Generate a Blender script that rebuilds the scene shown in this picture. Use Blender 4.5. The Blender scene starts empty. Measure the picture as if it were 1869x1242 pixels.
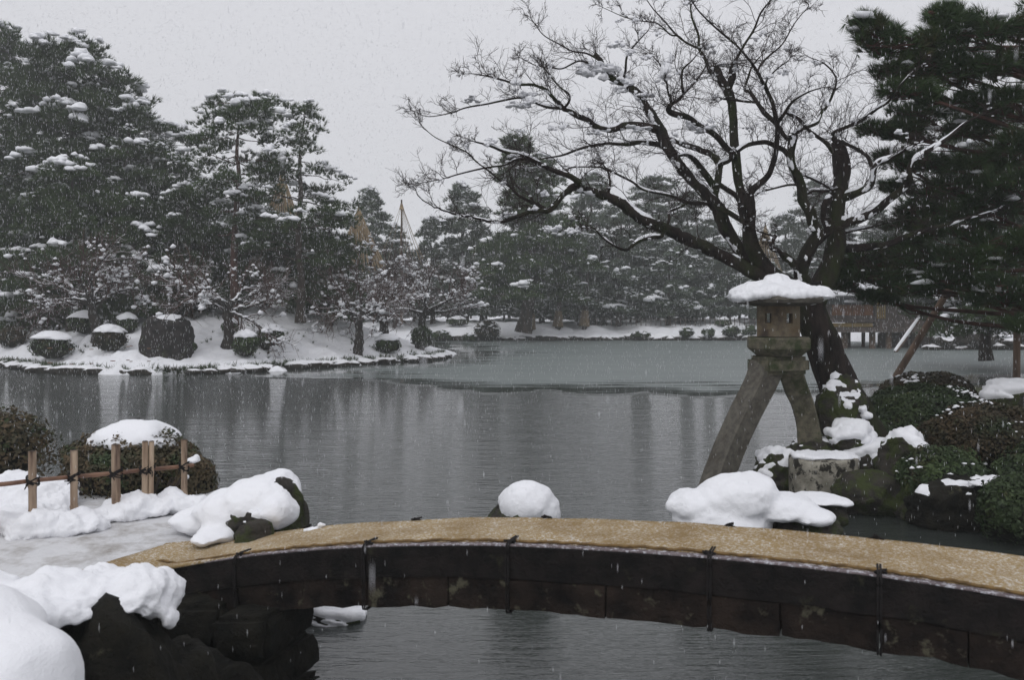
import bpy, bmesh, math, random
import numpy as np
from mathutils import Vector
R = math.radians
S = bpy.context.scene
COL = S.collection
rng = np.random.default_rng(7)
random.seed(7)

# ------------------------------------------------------------------ camera
F, HY, H = 1600.0, 560.0, 2.4           # focal in photo pixels, horizon row, eye height over the pond
cam = bpy.data.cameras.new('camera'); camo = bpy.data.objects.new('camera', cam); COL.objects.link(camo)
camo.location = (0, 0, H); camo.rotation_euler = (R(90), 0, 0)
cam.sensor_width = 36; cam.lens = 36 * F / 1869
cam.shift_y = -(621 - HY) / 1869
cam.clip_start = 0.05; cam.clip_end = 3000
cam.dof.use_dof = True; cam.dof.focus_distance = 15; cam.dof.aperture_fstop = 4.0
S.camera = camo

# ------------------------------------------------------------------ world: overcast snow sky
W = bpy.data.worlds.new('World'); S.world = W; W.use_nodes = True
nt = W.node_tree; nt.nodes.clear()
SUN_EL, SUN_ROT = R(46), R(205)
sky = nt.nodes.new('ShaderNodeTexSky'); sky.sky_type = 'NISHITA'; sky.sun_disc = False
sky.sun_elevation = SUN_EL; sky.sun_rotation = SUN_ROT
hsv = nt.nodes.new('ShaderNodeHueSaturation'); hsv.inputs['Saturation'].default_value = 0.15
tc = nt.nodes.new('ShaderNodeTexCoord'); sep = nt.nodes.new('ShaderNodeSeparateXYZ')
mr = nt.nodes.new('ShaderNodeMapRange'); mr.inputs['From Min'].default_value = 0.0; mr.inputs['From Max'].default_value = 1.0
mr.inputs['To Min'].default_value = 6.4; mr.inputs['To Max'].default_value = 10.5
cmb = nt.nodes.new('ShaderNodeMix'); cmb.data_type = 'RGBA'; cmb.blend_type = 'MULTIPLY'; cmb.inputs[0].default_value = 1.0
cmb.inputs[6].default_value = (0.985, 0.99, 1.05, 1)
mx = nt.nodes.new('ShaderNodeMix'); mx.data_type = 'RGBA'; mx.inputs[0].default_value = 0.94
bg = nt.nodes.new('ShaderNodeBackground'); bg.inputs['Strength'].default_value = 0.1
wo = nt.nodes.new('ShaderNodeOutputWorld')
L = nt.links.new
pw = nt.nodes.new('ShaderNodeMath'); pw.operation = 'POWER'; pw.use_clamp = True; pw.inputs[1].default_value = 1.7
L(sky.outputs[0], hsv.inputs['Color']); L(tc.outputs['Generated'], sep.inputs[0]); L(sep.outputs['Z'], pw.inputs[0]); L(pw.outputs[0], mr.inputs['Value'])
L(mr.outputs[0], cmb.inputs[7]); L(hsv.outputs[0], mx.inputs[6]); L(cmb.outputs[2], mx.inputs[7]); L(mx.outputs[2], bg.inputs['Color'])
L(bg.outputs[0], wo.inputs[0])
sun = bpy.data.lights.new('sun', 'SUN'); sun.energy = 0.7; sun.angle = R(45); sun.color = (1, .985, .96)
so = bpy.data.objects.new('sun', sun); COL.objects.link(so)
so.rotation_euler = (R(90) - SUN_EL, 0, R(180) - SUN_ROT)
S.view_settings.view_transform = 'Standard'; S.view_settings.look = 'None'
S.view_settings.exposure = 0.06; S.view_settings.gamma = 1.0; S.view_settings.use_curve_mapping = False
S.render.engine = 'CYCLES'
S.cycles.use_denoising = True
S.cycles.max_bounces = 8; S.cycles.diffuse_bounces = 3; S.cycles.glossy_bounces = 3
S.cycles.volume_bounces = 1; S.cycles.transparent_max_bounces = 8

# ------------------------------------------------------------------ helpers
def P(px, py, Y):
    return np.array([(px - 934.5) / F * Y, Y, H - (py - HY) / F * Y])
K = 0.81                                 # bridge and left bank scaled about the camera, nearer and higher over the pond
PZ = .71                                 # path level
def EL(px, py, Y, rx, ry, rz, low=.4):
    return (*P(px, py, Y * K), rx * K, ry * K, rz * K, low)
def G(px, py, z=0.0):
    Y = (H - z) * F / (py - HY)
    return np.array([(px - 934.5) / F * Y, Y, z])

def hsh(ix, iy, iz, s):
    h = (ix * 374761393 + iy * 668265263 + iz * 1274126177 + s * 974711) & 0x7fffffff
    h = ((h ^ (h >> 13)) * 1103515245) & 0x7fffffff
    h = ((h ^ (h >> 16)) * 12345677) & 0x7fffffff
    return (h & 0xffff) / 65535.0
def vnoise(p, s=0):
    p = np.asarray(p, float); i = np.floor(p).astype(np.int64); f = p - i; f = f * f * (3 - 2 * f)
    r = 0
    for dx in (0, 1):
        wx = f[..., 0] if dx else 1 - f[..., 0]
        for dy in (0, 1):
            wy = f[..., 1] if dy else 1 - f[..., 1]
            for dz in (0, 1):
                wz = f[..., 2] if dz else 1 - f[..., 2]
                r = r + wx * wy * wz * hsh(i[..., 0] + dx, i[..., 1] + dy, i[..., 2] + dz, s)
    return r * 2 - 1
def fbm(p, s=0, o=4):
    a, r, k = 1.0, 0, 1.0
    for j in range(o):
        r = r + a * vnoise(np.asarray(p) * k, s + j); a *= .5; k *= 2.03
    return r

def mesh(name, V, T, mats=None, smooth=True, midx=None):
    V = np.asarray(V, np.float32); T = np.asarray(T, np.int32)
    me = bpy.data.meshes.new(name)
    me.vertices.add(len(V)); me.vertices.foreach_set('co', V.ravel())
    me.loops.add(T.size); me.loops.foreach_set('vertex_index', T.ravel())
    me.polygons.add(len(T)); me.polygons.foreach_set('loop_start', np.arange(0, T.size, T.shape[1], dtype=np.int32))
    try: me.polygons.foreach_set('loop_total', np.full(len(T), T.shape[1], np.int32))
    except Exception: pass
    me.polygons.foreach_set('use_smooth', np.full(len(T), bool(smooth)))
    for m in (mats if isinstance(mats, (list, tuple)) else [mats]):
        if m: me.materials.append(m)
    if midx is not None: me.polygons.foreach_set('material_index', np.asarray(midx, np.int32))
    me.update(calc_edges=True); me.validate()
    return me
def ob(name, me, parent=None, kind=None, label=None, cat=None, group=None, loc=None):
    o = bpy.data.objects.new(name, me); COL.objects.link(o)
    if parent is not None: o.parent = parent
    if loc is not None: o.location = [float(c) for c in loc]
    if kind: o['kind'] = kind
    if label: o['label'] = label
    if cat: o['category'] = cat
    if group: o['group'] = group
    return o
def thing(name, label, cat, loc=(0, 0, 0), group=None, rz=0):
    o = ob(name, None, label=label, cat=cat, group=group, loc=loc); o.rotation_euler.z = rz
    o.empty_display_size = .2
    return o
def copy_tree(o, parent=None):
    c = o.copy(); COL.objects.link(c); c.parent = parent
    for ch in [x for x in bpy.data.objects if x.parent == o]:
        copy_tree(ch, c)
    return c

class MB:
    def __init__(s): s.V = []; s.T = []; s.n = 0
    def add(s, V, T):
        V = np.asarray(V, float).reshape(-1, 3); T = np.asarray(T, int).reshape(-1, 3)
        s.V.append(V); s.T.append(T + s.n); s.n += len(V); return s
    def get(s):
        if not s.V: return np.zeros((0, 3)), np.zeros((0, 3), int)
        return np.vstack(s.V), np.vstack(s.T)
    def ob(s, name, mat, parent=None, smooth=True, **k):
        V, T = s.get()
        if parent is not None: V = V - np.array(parent.location)
        return ob(name, mesh(name, V, T, mat, smooth), parent, **k)

_ico = {}
def ico(n):
    if n not in _ico:
        bm = bmesh.new(); bmesh.ops.create_icosphere(bm, subdivisions=n, radius=1)
        bm.verts.ensure_lookup_table()
        _ico[n] = (np.array([v.co[:] for v in bm.verts]), np.array([[v.index for v in f.verts] for f in bm.faces])); bm.free()
    return _ico[n]
def quads(Q):
    Q = np.asarray(Q); return np.vstack([Q[:, [0, 1, 2]], Q[:, [0, 2, 3]]])
def tube(path, rad, sides=8, cap=True):
    path = np.asarray(path, float); n = len(path); rad = np.broadcast_to(np.asarray(rad, float), (n,))
    V, T = tubes(path[None], rad[None], sides)
    if cap:
        c0, c1 = len(V), len(V) + 1
        V = np.vstack([V, path[0], path[-1]]); a = np.arange(sides); b = (a + 1) % sides
        T = np.vstack([T, np.c_[np.full(sides, c0), b, a], np.c_[np.full(sides, c1), (n - 1) * sides + a, (n - 1) * sides + b]])
    return V, T
def tubes(paths, rads, sides=3):
    k, n, _ = paths.shape
    t = np.gradient(paths, axis=1); t /= np.linalg.norm(t, axis=2, keepdims=True) + 1e-9
    m = t.mean(axis=1); ref = np.where(np.abs(m[:, 2:3]) > .8, [[1., 0, 0]], [[0, 0, 1.]])[:, None, :]
    u = np.cross(t, ref); u /= np.linalg.norm(u, axis=2, keepdims=True) + 1e-9; v = np.cross(u, t)
    a = np.linspace(0, 2 * np.pi, sides, endpoint=False)
    ring = np.cos(a)[None, None, :, None] * u[:, :, None, :] + np.sin(a)[None, None, :, None] * v[:, :, None, :]
    V = paths[:, :, None, :] + ring * np.asarray(rads)[:, :, None, None]
    idx = np.arange(k * n * sides).reshape(k, n, sides); nx = np.roll(idx, -1, axis=2)
    Q = np.stack([idx[:, :-1], nx[:, :-1], nx[:, 1:], idx[:, 1:]], axis=-1).reshape(-1, 4)
    return V.reshape(-1, 3), quads(Q)[:, ::-1]
def smoothpath(pts, sub=4):
    pts = np.asarray(pts, float); n = len(pts)
    if n < 3: return np.array([pts[0] * (1 - t) + pts[-1] * t for t in np.linspace(0, 1, sub + 1)])
    e = np.vstack([2 * pts[0] - pts[1], pts, 2 * pts[-1] - pts[-2]]); out = []
    for i in range(n - 1):
        p0, p1, p2, p3 = e[i], e[i + 1], e[i + 2], e[i + 3]
        for t in np.linspace(0, 1, sub, endpoint=False):
            out.append(.5 * ((2 * p1) + (-p0 + p2) * t + (2 * p0 - 5 * p1 + 4 * p2 - p3) * t * t + (-p0 + 3 * p1 - 3 * p2 + p3) * t ** 3))
    out.append(pts[-1]); return np.array(out)
def box(c, s, M=None):
    c = np.asarray(c, float); s = np.asarray(s, float) / 2
    V = np.array([[x, y, z] for x in (-1, 1) for y in (-1, 1) for z in (-1, 1)]) * s
    if M is not None: V = V @ np.asarray(M).T
    Q = [[0, 1, 3, 2], [4, 6, 7, 5], [0, 4, 5, 1], [2, 3, 7, 6], [0, 2, 6, 4], [1, 5, 7, 3]]
    return V + c, quads(Q)
def bevbox(c, s, b=.02, rz=0.0, rough=0, seed=0):
    bm = bmesh.new(); bmesh.ops.create_cube(bm, size=1)
    bmesh.ops.scale(bm, vec=s, verts=bm.verts)
    bmesh.ops.bevel(bm, geom=bm.edges[:], offset=b, segments=2, affect='EDGES')
    if rough: bmesh.ops.subdivide_edges(bm, edges=bm.edges[:], cuts=2, use_grid_fill=True)
    bmesh.ops.triangulate(bm, faces=bm.faces[:]); bm.verts.ensure_lookup_table()
    V = np.array([v.co[:] for v in bm.verts]); T = np.array([[v.index for v in f.verts] for f in bm.faces]); bm.free()
    if rough: V = V + fbm(V * 6 + seed * 7.1, seed)[:, None] * rough * np.array([1, 1, .6])
    c_, s_ = math.cos(rz), math.sin(rz)
    V = V @ np.array([[c_, s_, 0], [-s_, c_, 0], [0, 0, 1]])
    return V + np.asarray(c), T
def frames(D, spin=True):
    D = D / (np.linalg.norm(D, axis=1, keepdims=True) + 1e-9)
    r = rng.normal(size=D.shape) if spin else np.tile([0., 0, 1.], (len(D), 1)) + 1e-3
    U = np.cross(D, r); U /= np.linalg.norm(U, axis=1, keepdims=True) + 1e-9
    Vv = np.cross(D, U)
    return np.stack([U, Vv, D], axis=2)         # columns
def scatter(TV, TT, pos, M, sc):
    k = len(pos); sc = np.asarray(sc, float)
    if sc.ndim == 1: sc = sc[:, None]
    V = np.einsum('kij,nj->kni', M, TV) * sc[:, None, :] + pos[:, None, :]
    T = TT[None] + (np.arange(k) * len(TV))[:, None, None]
    return V.reshape(-1, 3), T.reshape(-1, 3)
def squash(V, low=.25):
    V = V.copy(); V[:, 2] = np.where(V[:, 2] < 0, V[:, 2] * low, V[:, 2]); return V
def lumps(pos, size, n=1, amp=.25, low=.3):
    """many small snow lumps at pos with half sizes size (k,3), lumpy outline"""
    TV, TT = ico(n); TV = squash(TV, low); pos = np.asarray(pos, float); size = np.asarray(size, float)
    if not len(pos): return np.zeros((0, 3)), np.zeros((0, 3), int)
    k = len(pos); a = rng.uniform(0, 2 * np.pi, k); c, s = np.cos(a), np.sin(a)
    V = TV[None] * size[:, None, :]
    V = np.stack([V[..., 0] * c[:, None] - V[..., 1] * s[:, None], V[..., 0] * s[:, None] + V[..., 1] * c[:, None], V[..., 2]], -1)
    q = TV[None] * 1.7 + rng.uniform(0, 90, (k, 1, 3))
    V = V * (1 + amp * (vnoise(q, 3) + .6 * vnoise(q * 2.3, 4)))[..., None] + pos[:, None, :]
    T = TT[None] + (np.arange(k) * len(TV))[:, None, None]
    return V.reshape(-1, 3), T.reshape(-1, 3)
def blobmesh(ells, voxel=.03, smooth=8, amp=.02, nscale=5, seed=0, amp2=0.0):
    """one continuous skin over a union of ellipsoids (x,y,z,rx,ry,rz[,low])"""
    mb = MB(); TV, TT = ico(4)
    for e in ells:
        V = squash(TV, e[6] if len(e) > 6 else .4)
        V = V * np.array(e[3:6]); V = V * (1 + .10 * vnoise(TV * 2 + np.array(e[:3]) * 3, seed))[:, None]
        mb.add(V + np.array(e[:3]), TT)
    V, T = mb.get(); me = mesh('tmp', V, T); o = bpy.data.objects.new('tmp', me); COL.objects.link(o)
    m = o.modifiers.new('r', 'REMESH'); m.mode = 'VOXEL'; m.voxel_size = voxel
    if smooth: m = o.modifiers.new('s', 'SMOOTH'); m.factor = .5; m.iterations = smooth
    m = o.modifiers.new('t', 'TRIANGULATE')
    ev = o.evaluated_get(bpy.context.evaluated_depsgraph_get()); m2 = ev.to_mesh()
    n = len(m2.vertices); V = np.empty(n * 3, np.float32); m2.vertices.foreach_get('co', V); V = V.reshape(-1, 3).astype(float)
    N = np.empty(n * 3, np.float32); m2.vertices.foreach_get('normal', N); N = N.reshape(-1, 3)
    T = np.empty(len(m2.polygons) * 3, np.int32); m2.polygons.foreach_get('vertices', T); T = T.reshape(-1, 3)
    ev.to_mesh_clear(); bpy.data.objects.remove(o); bpy.data.meshes.remove(me)
    V = V + N * (fbm(V * nscale, seed + 5, 4) * amp)[:, None]
    if amp2: V = V + N * (fbm(V * nscale * 6, seed + 9, 3) * amp2)[:, None]
    return V, T
def rockmesh(c, s, seed=0, sub=4, planes=9, amp=.06, flat=.72):
    r = np.random.default_rng(seed); V, T = ico(sub); V = V.copy()
    for _ in range(planes):
        n = r.normal(size=3); n[2] *= .7; n /= np.linalg.norm(n); d = r.uniform(flat, .95)
        k = np.maximum(0, V @ n - d); V = V - k[:, None] * n
    V = V * (1 + amp * 1.3 * fbm(V * 1.7 + seed, seed, 4) + amp * .6 * fbm(V * 6 + seed, seed + 3, 4))[:, None]
    return V * np.asarray(s) + np.asarray(c), T

def vnormals(V, T):
    fn = np.cross(V[T[:, 1]] - V[T[:, 0]], V[T[:, 2]] - V[T[:, 0]]); N = np.zeros_like(V)
    for k in range(3): np.add.at(N, T[:, k], fn)
    return N / (np.linalg.norm(N, axis=1, keepdims=True) + 1e-12)
def snowshell(V, T, thr=.45, thick=.05, nsc=4, amp=.35, sink=.012, seed=0, soft=.22):
    """snow lying on a mesh: the same skin pushed out where it faces up, ragged edge, sunk inside elsewhere"""
    N = vnormals(V, T); m = np.clip((N[:, 2] + amp * fbm(V * nsc, seed, 4) - thr) / soft, 0, 1); m = m * m * (3 - 2 * m)
    for _ in range(3):
        q = np.zeros(len(V)); w = np.zeros(len(V)); NN = np.zeros_like(N)
        for i_, j_ in ((0, 1), (1, 2), (2, 0)):
            np.add.at(q, T[:, i_], m[T[:, j_]]); np.add.at(w, T[:, i_], 1); 
            for c_ in range(3): np.add.at(NN[:, c_], T[:, i_], N[T[:, j_], c_])
        m = .5 * m + .5 * q / np.maximum(w, 1); N = .4 * N + .6 * NN / np.maximum(w, 1)[:, None]
    k = (-sink + (thick + sink) * m * (1 + .35 * fbm(V * nsc * .7, seed + 7, 3)))[:, None]
    return V + N * k * np.array([1, 1, .6]) + np.array([0, 0, 1]) * (m * thick * .5)[:, None], T

# ------------------------------------------------------------------ materials
def newmat(name):
    m = bpy.data.materials.new(name); m.use_nodes = True; n = m.node_tree
    return m, n, n.nodes['Principled BSDF'], n.nodes['Material Output']
def nod(n, t, **k):
    x = n.nodes.new(t)
    for a, b in k.items():
        if a.startswith('i_'): x.inputs[a[2:].replace('_', ' ')].default_value = b
        else: setattr(x, a, b)
    return x
def coords(n, scale=(1, 1, 1), kind='Object'):
    tc = nod(n, 'ShaderNodeTexCoord'); mp = nod(n, 'ShaderNodeMapping'); mp.inputs['Scale'].default_value = scale
    n.links.new(tc.outputs[kind], mp.inputs['Vector']); return mp.outputs[0]
def noise(n, vec, scale, detail=4, rough=.55):
    x = nod(n, 'ShaderNodeTexNoise'); x.inputs['Scale'].default_value = scale; x.inputs['Detail'].default_value = detail
    x.inputs['Roughness'].default_value = rough; n.links.new(vec, x.inputs['Vector']); return x.outputs['Fac']
def ramp(n, fac, lo, hi, c0=(0, 0, 0, 1), c1=(1, 1, 1, 1)):
    x = nod(n, 'ShaderNodeValToRGB'); x.color_ramp.elements[0].position = lo; x.color_ramp.elements[1].position = hi
    x.color_ramp.elements[0].color = c0; x.color_ramp.elements[1].color = c1
    n.links.new(fac, x.inputs[0]); return x.outputs[0]
def mixc(n, fac, a, b):
    x = nod(n, 'ShaderNodeMix', data_type='RGBA')
    if isinstance(fac, float): x.inputs[0].default_value = fac
    else: n.links.new(fac, x.inputs[0])
    for k, v in ((6, a), (7, b)):
        if isinstance(v, tuple): x.inputs[k].default_value = v if len(v) == 4 else (*v, 1)
        else: n.links.new(v, x.inputs[k])
    return x.outputs[2]
def bump(n, h, strength, dist, bs):
    b = nod(n, 'ShaderNodeBump'); b.inputs['Strength'].default_value = strength; b.inputs['Distance'].default_value = dist
    n.links.new(h, b.inputs['Height']); n.links.new(b.outputs[0], bs.inputs['Normal']); return b
def upness(n, lo, hi, wob=0.25, scale=3):
    """snow settles where the surface faces up"""
    g = nod(n, 'ShaderNodeNewGeometry'); s = nod(n, 'ShaderNodeSeparateXYZ'); n.links.new(g.outputs['Normal'], s.inputs[0])
    v = noise(n, coords(n), scale, 5); a = nod(n, 'ShaderNodeMath', operation='MULTIPLY_ADD'); n.links.new(v, a.inputs[0]); a.inputs[1].default_value = wob * 2
    sub = nod(n, 'ShaderNodeMath', operation='SUBTRACT'); n.links.new(s.outputs['Z'], sub.inputs[0]); sub.inputs[1].default_value = wob
    n.links.new(sub.outputs[0], a.inputs[2]); return ramp(n, a.outputs[0], lo, hi)
SNOWC = (.82, .825, .85, 1)
def plain(name, c0, c1, scale=4, rough=.8, bs=.4, bd=.01, bscale=None, lo=.35, hi=.65, stretch=(1, 1, 1), c2=None, s2=9, lo2=.55, hi2=.66, snow=None, rnd=0.0, spec=.3, snowscale=3):
    m, n, p, o = newmat(name); v = coords(n, stretch)
    f = noise(n, v, scale, 5, .6); col = ramp(n, f, lo, hi, (*c0, 1), (*c1, 1))
    if c2 is not None: col = mixc(n, ramp(n, noise(n, v, s2, 5, .65), lo2, hi2), col, (*c2, 1))
    if rnd:
        oi = nod(n, 'ShaderNodeObjectInfo'); r = nod(n, 'ShaderNodeMapRange'); n.links.new(oi.outputs['Random'], r.inputs[0]); r.inputs[3].default_value = 1 - rnd; r.inputs[4].default_value = 1 + rnd
        mm = nod(n, 'ShaderNodeMix', data_type='RGBA', blend_type='MULTIPLY'); mm.inputs[0].default_value = 1; n.links.new(col, mm.inputs[6]); n.links.new(r.outputs[0], mm.inputs[7]); col = mm.outputs[2]
    if snow: col = mixc(n, upness(n, snow[0], snow[1], .25, snowscale), col, SNOWC)
    n.links.new(col, p.inputs['Base Color']); p.inputs['Roughness'].default_value = rough; p.inputs['Specular IOR Level'].default_value = spec
    if bs: bump(n, noise(n, v, bscale or scale * 4, 6, .65), bs, bd, p)
    return m
def snowmat(name='snow', tint=SNOWC, dirty=None, bd=.016, fine=1.0):
    m, n, p, o = newmat(name); v = coords(n)
    f = noise(n, v, 2.2, 5); col = ramp(n, f, .3, .7, (tint[0] * .95, tint[1] * .955, tint[2] * .965, 1), tint)
    if dirty: col = mixc(n, ramp(n, noise(n, v, dirty[1], 6, .7), dirty[2], dirty[3]), col, (*dirty[0], 1))
    n.links.new(col, p.inputs['Base Color']); p.inputs['Roughness'].default_value = .65; p.inputs['Specular IOR Level'].default_value = .25
    a = noise(n, v, 11, 8, .68); b = noise(n, v, 90, 4, .6)
    mm = nod(n, 'ShaderNodeMath', operation='MULTIPLY_ADD'); n.links.new(b, mm.inputs[0]); mm.inputs[1].default_value = .25 * fine; n.links.new(a, mm.inputs[2])
    bump(n, mm.outputs[0], .75, bd, p); return m
M = {}
M['snow'] = snowmat()
M['snow_far'] = snowmat('snow_far', bd=.03)
M['snow_ground'] = snowmat('snow_ground', dirty=((.12, .10, .075), 1.6, .64, .74), bd=.04)
M['needle'] = plain('needle', (.016, .034, .009), (.050, .085, .020), 1.4, .75, 0, c2=(.085, .10, .032), s2=3.0, lo2=.56, hi2=.72, rnd=.25)
M['needle_far_haze'] = plain('needle_far_haze', (.040, .062, .036), (.088, .115, .068), 1.2, .8, 0, rnd=.3, c2=(.30, .33, .33), s2=3.5, lo2=.54, hi2=.76)  # distance haze put into the paler needle colour, along with frost flecks
M['needle_near'] = plain('needle_near', (.014, .034, .011), (.042, .075, .020), 1.6, .65, 0, c2=(.085, .065, .026), s2=2.2, lo2=.56, hi2=.72)
M['bark'] = plain('bark', (.022, .017, .014), (.065, .048, .038), 5, .9, .9, .04, 14, stretch=(1, 1, .3), c2=(.12, .10, .085), s2=6, lo2=.6, hi2=.8)
M['bark_red'] = plain('bark_red', (.035, .017, .013), (.085, .040, .030), 5, .9, .9, .04, 14, stretch=(1, 1, .3))
M['bark_maple'] = plain('bark_maple', (.006, .005, .0045), (.030, .021, .018), 9, .85, 1, .035, 26, stretch=(1, 1, .35), c2=(.022, .030, .008), s2=2.0, lo2=.50, hi2=.66, spec=.2)
M['bark_snowy'] = plain('bark_snowy', (.014, .011, .010), (.04, .032, .026), 6, .85, .8, .02, 20, snow=(.62, .72), spec=.4)
M['twig'] = plain('twig', (.012, .008, .007), (.034, .020, .017), 3, .8, 0)
M['twig_red'] = plain('twig_red', (.035, .017, .014), (.085, .045, .035), 1.5, .85, 0, snow=(.75, .85))
M['leaf'] = plain('leaf', (.014, .030, .009), (.050, .078, .022), 3, .6, 0, c2=(.07, .045, .02), s2=2.5, lo2=.55, hi2=.7, rnd=.2)
M['leaf_green'] = plain('leaf_green', (.013, .027, .008), (.036, .058, .016), 3, .55, 0, c2=(.075, .06, .022), s2=3, lo2=.62, hi2=.75)
M['leaf_brown'] = plain('leaf_brown', (.022, .018, .008), (.058, .038, .017), 3, .6, 0, c2=(.02, .034, .010), s2=2.5, lo2=.5, hi2=.66)
M['leaf_azalea'] = plain('leaf_azalea', (.032, .03, .014), (.10, .065, .032), 4, .6, 0, c2=(.024, .042, .012), s2=3.5, lo2=.5, hi2=.62)
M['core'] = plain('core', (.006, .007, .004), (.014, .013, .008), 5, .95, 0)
M['granite'] = plain('granite', (.065, .060, .052), (.125, .115, .095), 14, .85, .8, .012, 60, c2=(.05, .042, .033), s2=5, lo2=.5, hi2=.68, spec=.25)
M['granite_mossy'] = plain('granite_mossy', (.065, .060, .045), (.15, .135, .095), 12, .88, .9, .014, 50, c2=(.035, .045, .018), s2=4, lo2=.46, hi2=.62)
M['granite_rust'] = plain('granite_rust', (.12, .088, .052), (.16, .135, .095), 5, .88, .8, .012, 55, c2=(.055, .042, .035), s2=4, lo2=.45, hi2=.62)
M['rock_dark'] = plain('rock_dark', (.008, .007, .007), (.04, .034, .033), 5, .8, 1, .12, 7, c2=(.03, .038, .012), s2=2.2, lo2=.56, hi2=.7)
M['rock_moss'] = plain('rock_moss', (.009, .008, .007), (.062, .054, .044), 7, .88, 1, .06, 16, c2=(.038, .050, .012), s2=4.2, lo2=.46, hi2=.56, lo=.3, hi=.72)
M['rock_lichen'] = plain('rock_lichen', (.16, .15, .12), (.34, .32, .27), 7, .9, .9, .02, 30, c2=(.022, .02, .016), s2=8, lo2=.5, hi2=.58)
M['rock_shore'] = plain('rock_shore', (.015, .014, .012), (.05, .042, .034), 4, .9, .9, .05, 9, snow=(.45, .6), snowscale=4)
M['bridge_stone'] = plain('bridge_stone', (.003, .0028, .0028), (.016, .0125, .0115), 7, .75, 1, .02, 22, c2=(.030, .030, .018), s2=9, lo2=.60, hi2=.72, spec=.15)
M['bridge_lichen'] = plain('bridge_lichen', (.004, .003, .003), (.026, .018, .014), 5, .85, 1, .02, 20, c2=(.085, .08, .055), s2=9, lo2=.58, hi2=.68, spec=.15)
M['bank_rock'] = plain('bank_rock', (.004, .004, .003), (.020, .018, .012), 6, .85, 1, .07, 14, c2=(.085, .08, .05), s2=3.2, lo2=.64, hi2=.72, spec=.2, lo=.35, hi=.75)
M['soil'] = plain('soil', (.010, .009, .007), (.03, .024, .016), 5, .95, .8, .03, 20)
M['bamboo'] = plain('bamboo', (.22, .15, .10), (.42, .32, .23), 14, .55, .3, .004, 40, stretch=(1, 1, .12), c2=(.09, .055, .04), s2=9, lo2=.52, hi2=.66)
M['bamboo_dark'] = plain('bamboo_dark', (.10, .05, .035), (.22, .12, .075), 6, .55, .3, .004, 40, stretch=(.2, 1, 1))
M['rope'] = plain('rope', (.006, .005, .005), (.015, .012, .012), 30, .9, .5, .004, 120)
M['straw_rope'] = plain('straw_rope', (.20, .145, .085), (.30, .225, .13), 9, .9, 0)
M['straw'] = plain('straw', (.11, .08, .05), (.20, .15, .09), 12, .95, .6, .02, 40, stretch=(1, 1, .2))
M['wood_dark'] = plain('wood_dark', (.045, .036, .033), (.095, .076, .066), 4, .85, .5, .01, 25, stretch=(1, 1, .2))
M['wood_pole'] = plain('wood_pole', (.05, .033, .024), (.12, .08, .055), 7, .85, .6, .008, 40, stretch=(1, 1, .12))
M['shoji'] = plain('shoji', (.10, .042, .020), (.16, .072, .034), 3, .8, 0)
M['ochre'] = plain('ochre', (.17, .12, .04), (.25, .18, .07), 3, .85, 0)
M['plaster'] = plain('plaster', (.07, .08, .08), (.13, .14, .14), 3, .9, 0)
M['roof'] = plain('roof', (.02, .02, .022), (.05, .05, .05), 5, .9, .4, .02)

def make_mat_straw():
    m, n, p, o = newmat('straw_mat'); v = coords(n)
    f = noise(n, v, 3.0, 5); col = ramp(n, f, .3, .7, (.24, .165, .075, 1), (.38, .28, .14, 1))
    w = nod(n, 'ShaderNodeTexWave', wave_type='BANDS', bands_direction='Y'); w.inputs['Scale'].default_value = 26; w.inputs['Distortion'].default_value = 3; w.inputs['Detail'].default_value = 3
    n.links.new(v, w.inputs['Vector'])
    col = mixc(n, ramp(n, w.outputs['Fac'], .0, .5), mixc(n, .4, col, (.15, .095, .045, 1)), col)
    v2 = coords(n, (1, 1, 1)); sp = ramp(n, noise(n, v2, 60, 4, .75), .50, .60); pt = ramp(n, noise(n, v2, 3, 6, .75), .30, .66)
    mm = nod(n, 'ShaderNodeMath', operation='MULTIPLY'); n.links.new(sp, mm.inputs[0]); n.links.new(pt, mm.inputs[1])
    col = mixc(n, mm.outputs[0], col, (.66, .65, .63, 1))
    n.links.new(col, p.inputs['Base Color']); p.inputs['Roughness'].default_value = .9; p.inputs['Specular IOR Level'].default_value = .15
    bump(n, noise(n, v, 60, 5, .7), .8, .012, p); return m
M['mat'] = make_mat_straw()
M['edge_stone'] = plain('edge_stone', (.10, .08, .085), (.18, .15, .155), 8, .85, .6, .006, 60, c2=(.50, .50, .54), s2=42, lo2=.52, hi2=.62)
M['path'] = snowmat('path', tint=(.60, .60, .61, 1), dirty=((.27, .25, .23), 3.5, .46, .70), bd=.02)
M['moss'] = plain('moss', (.016, .02, .008), (.042, .05, .014), 8, .95, .9, .02, 40)

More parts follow.
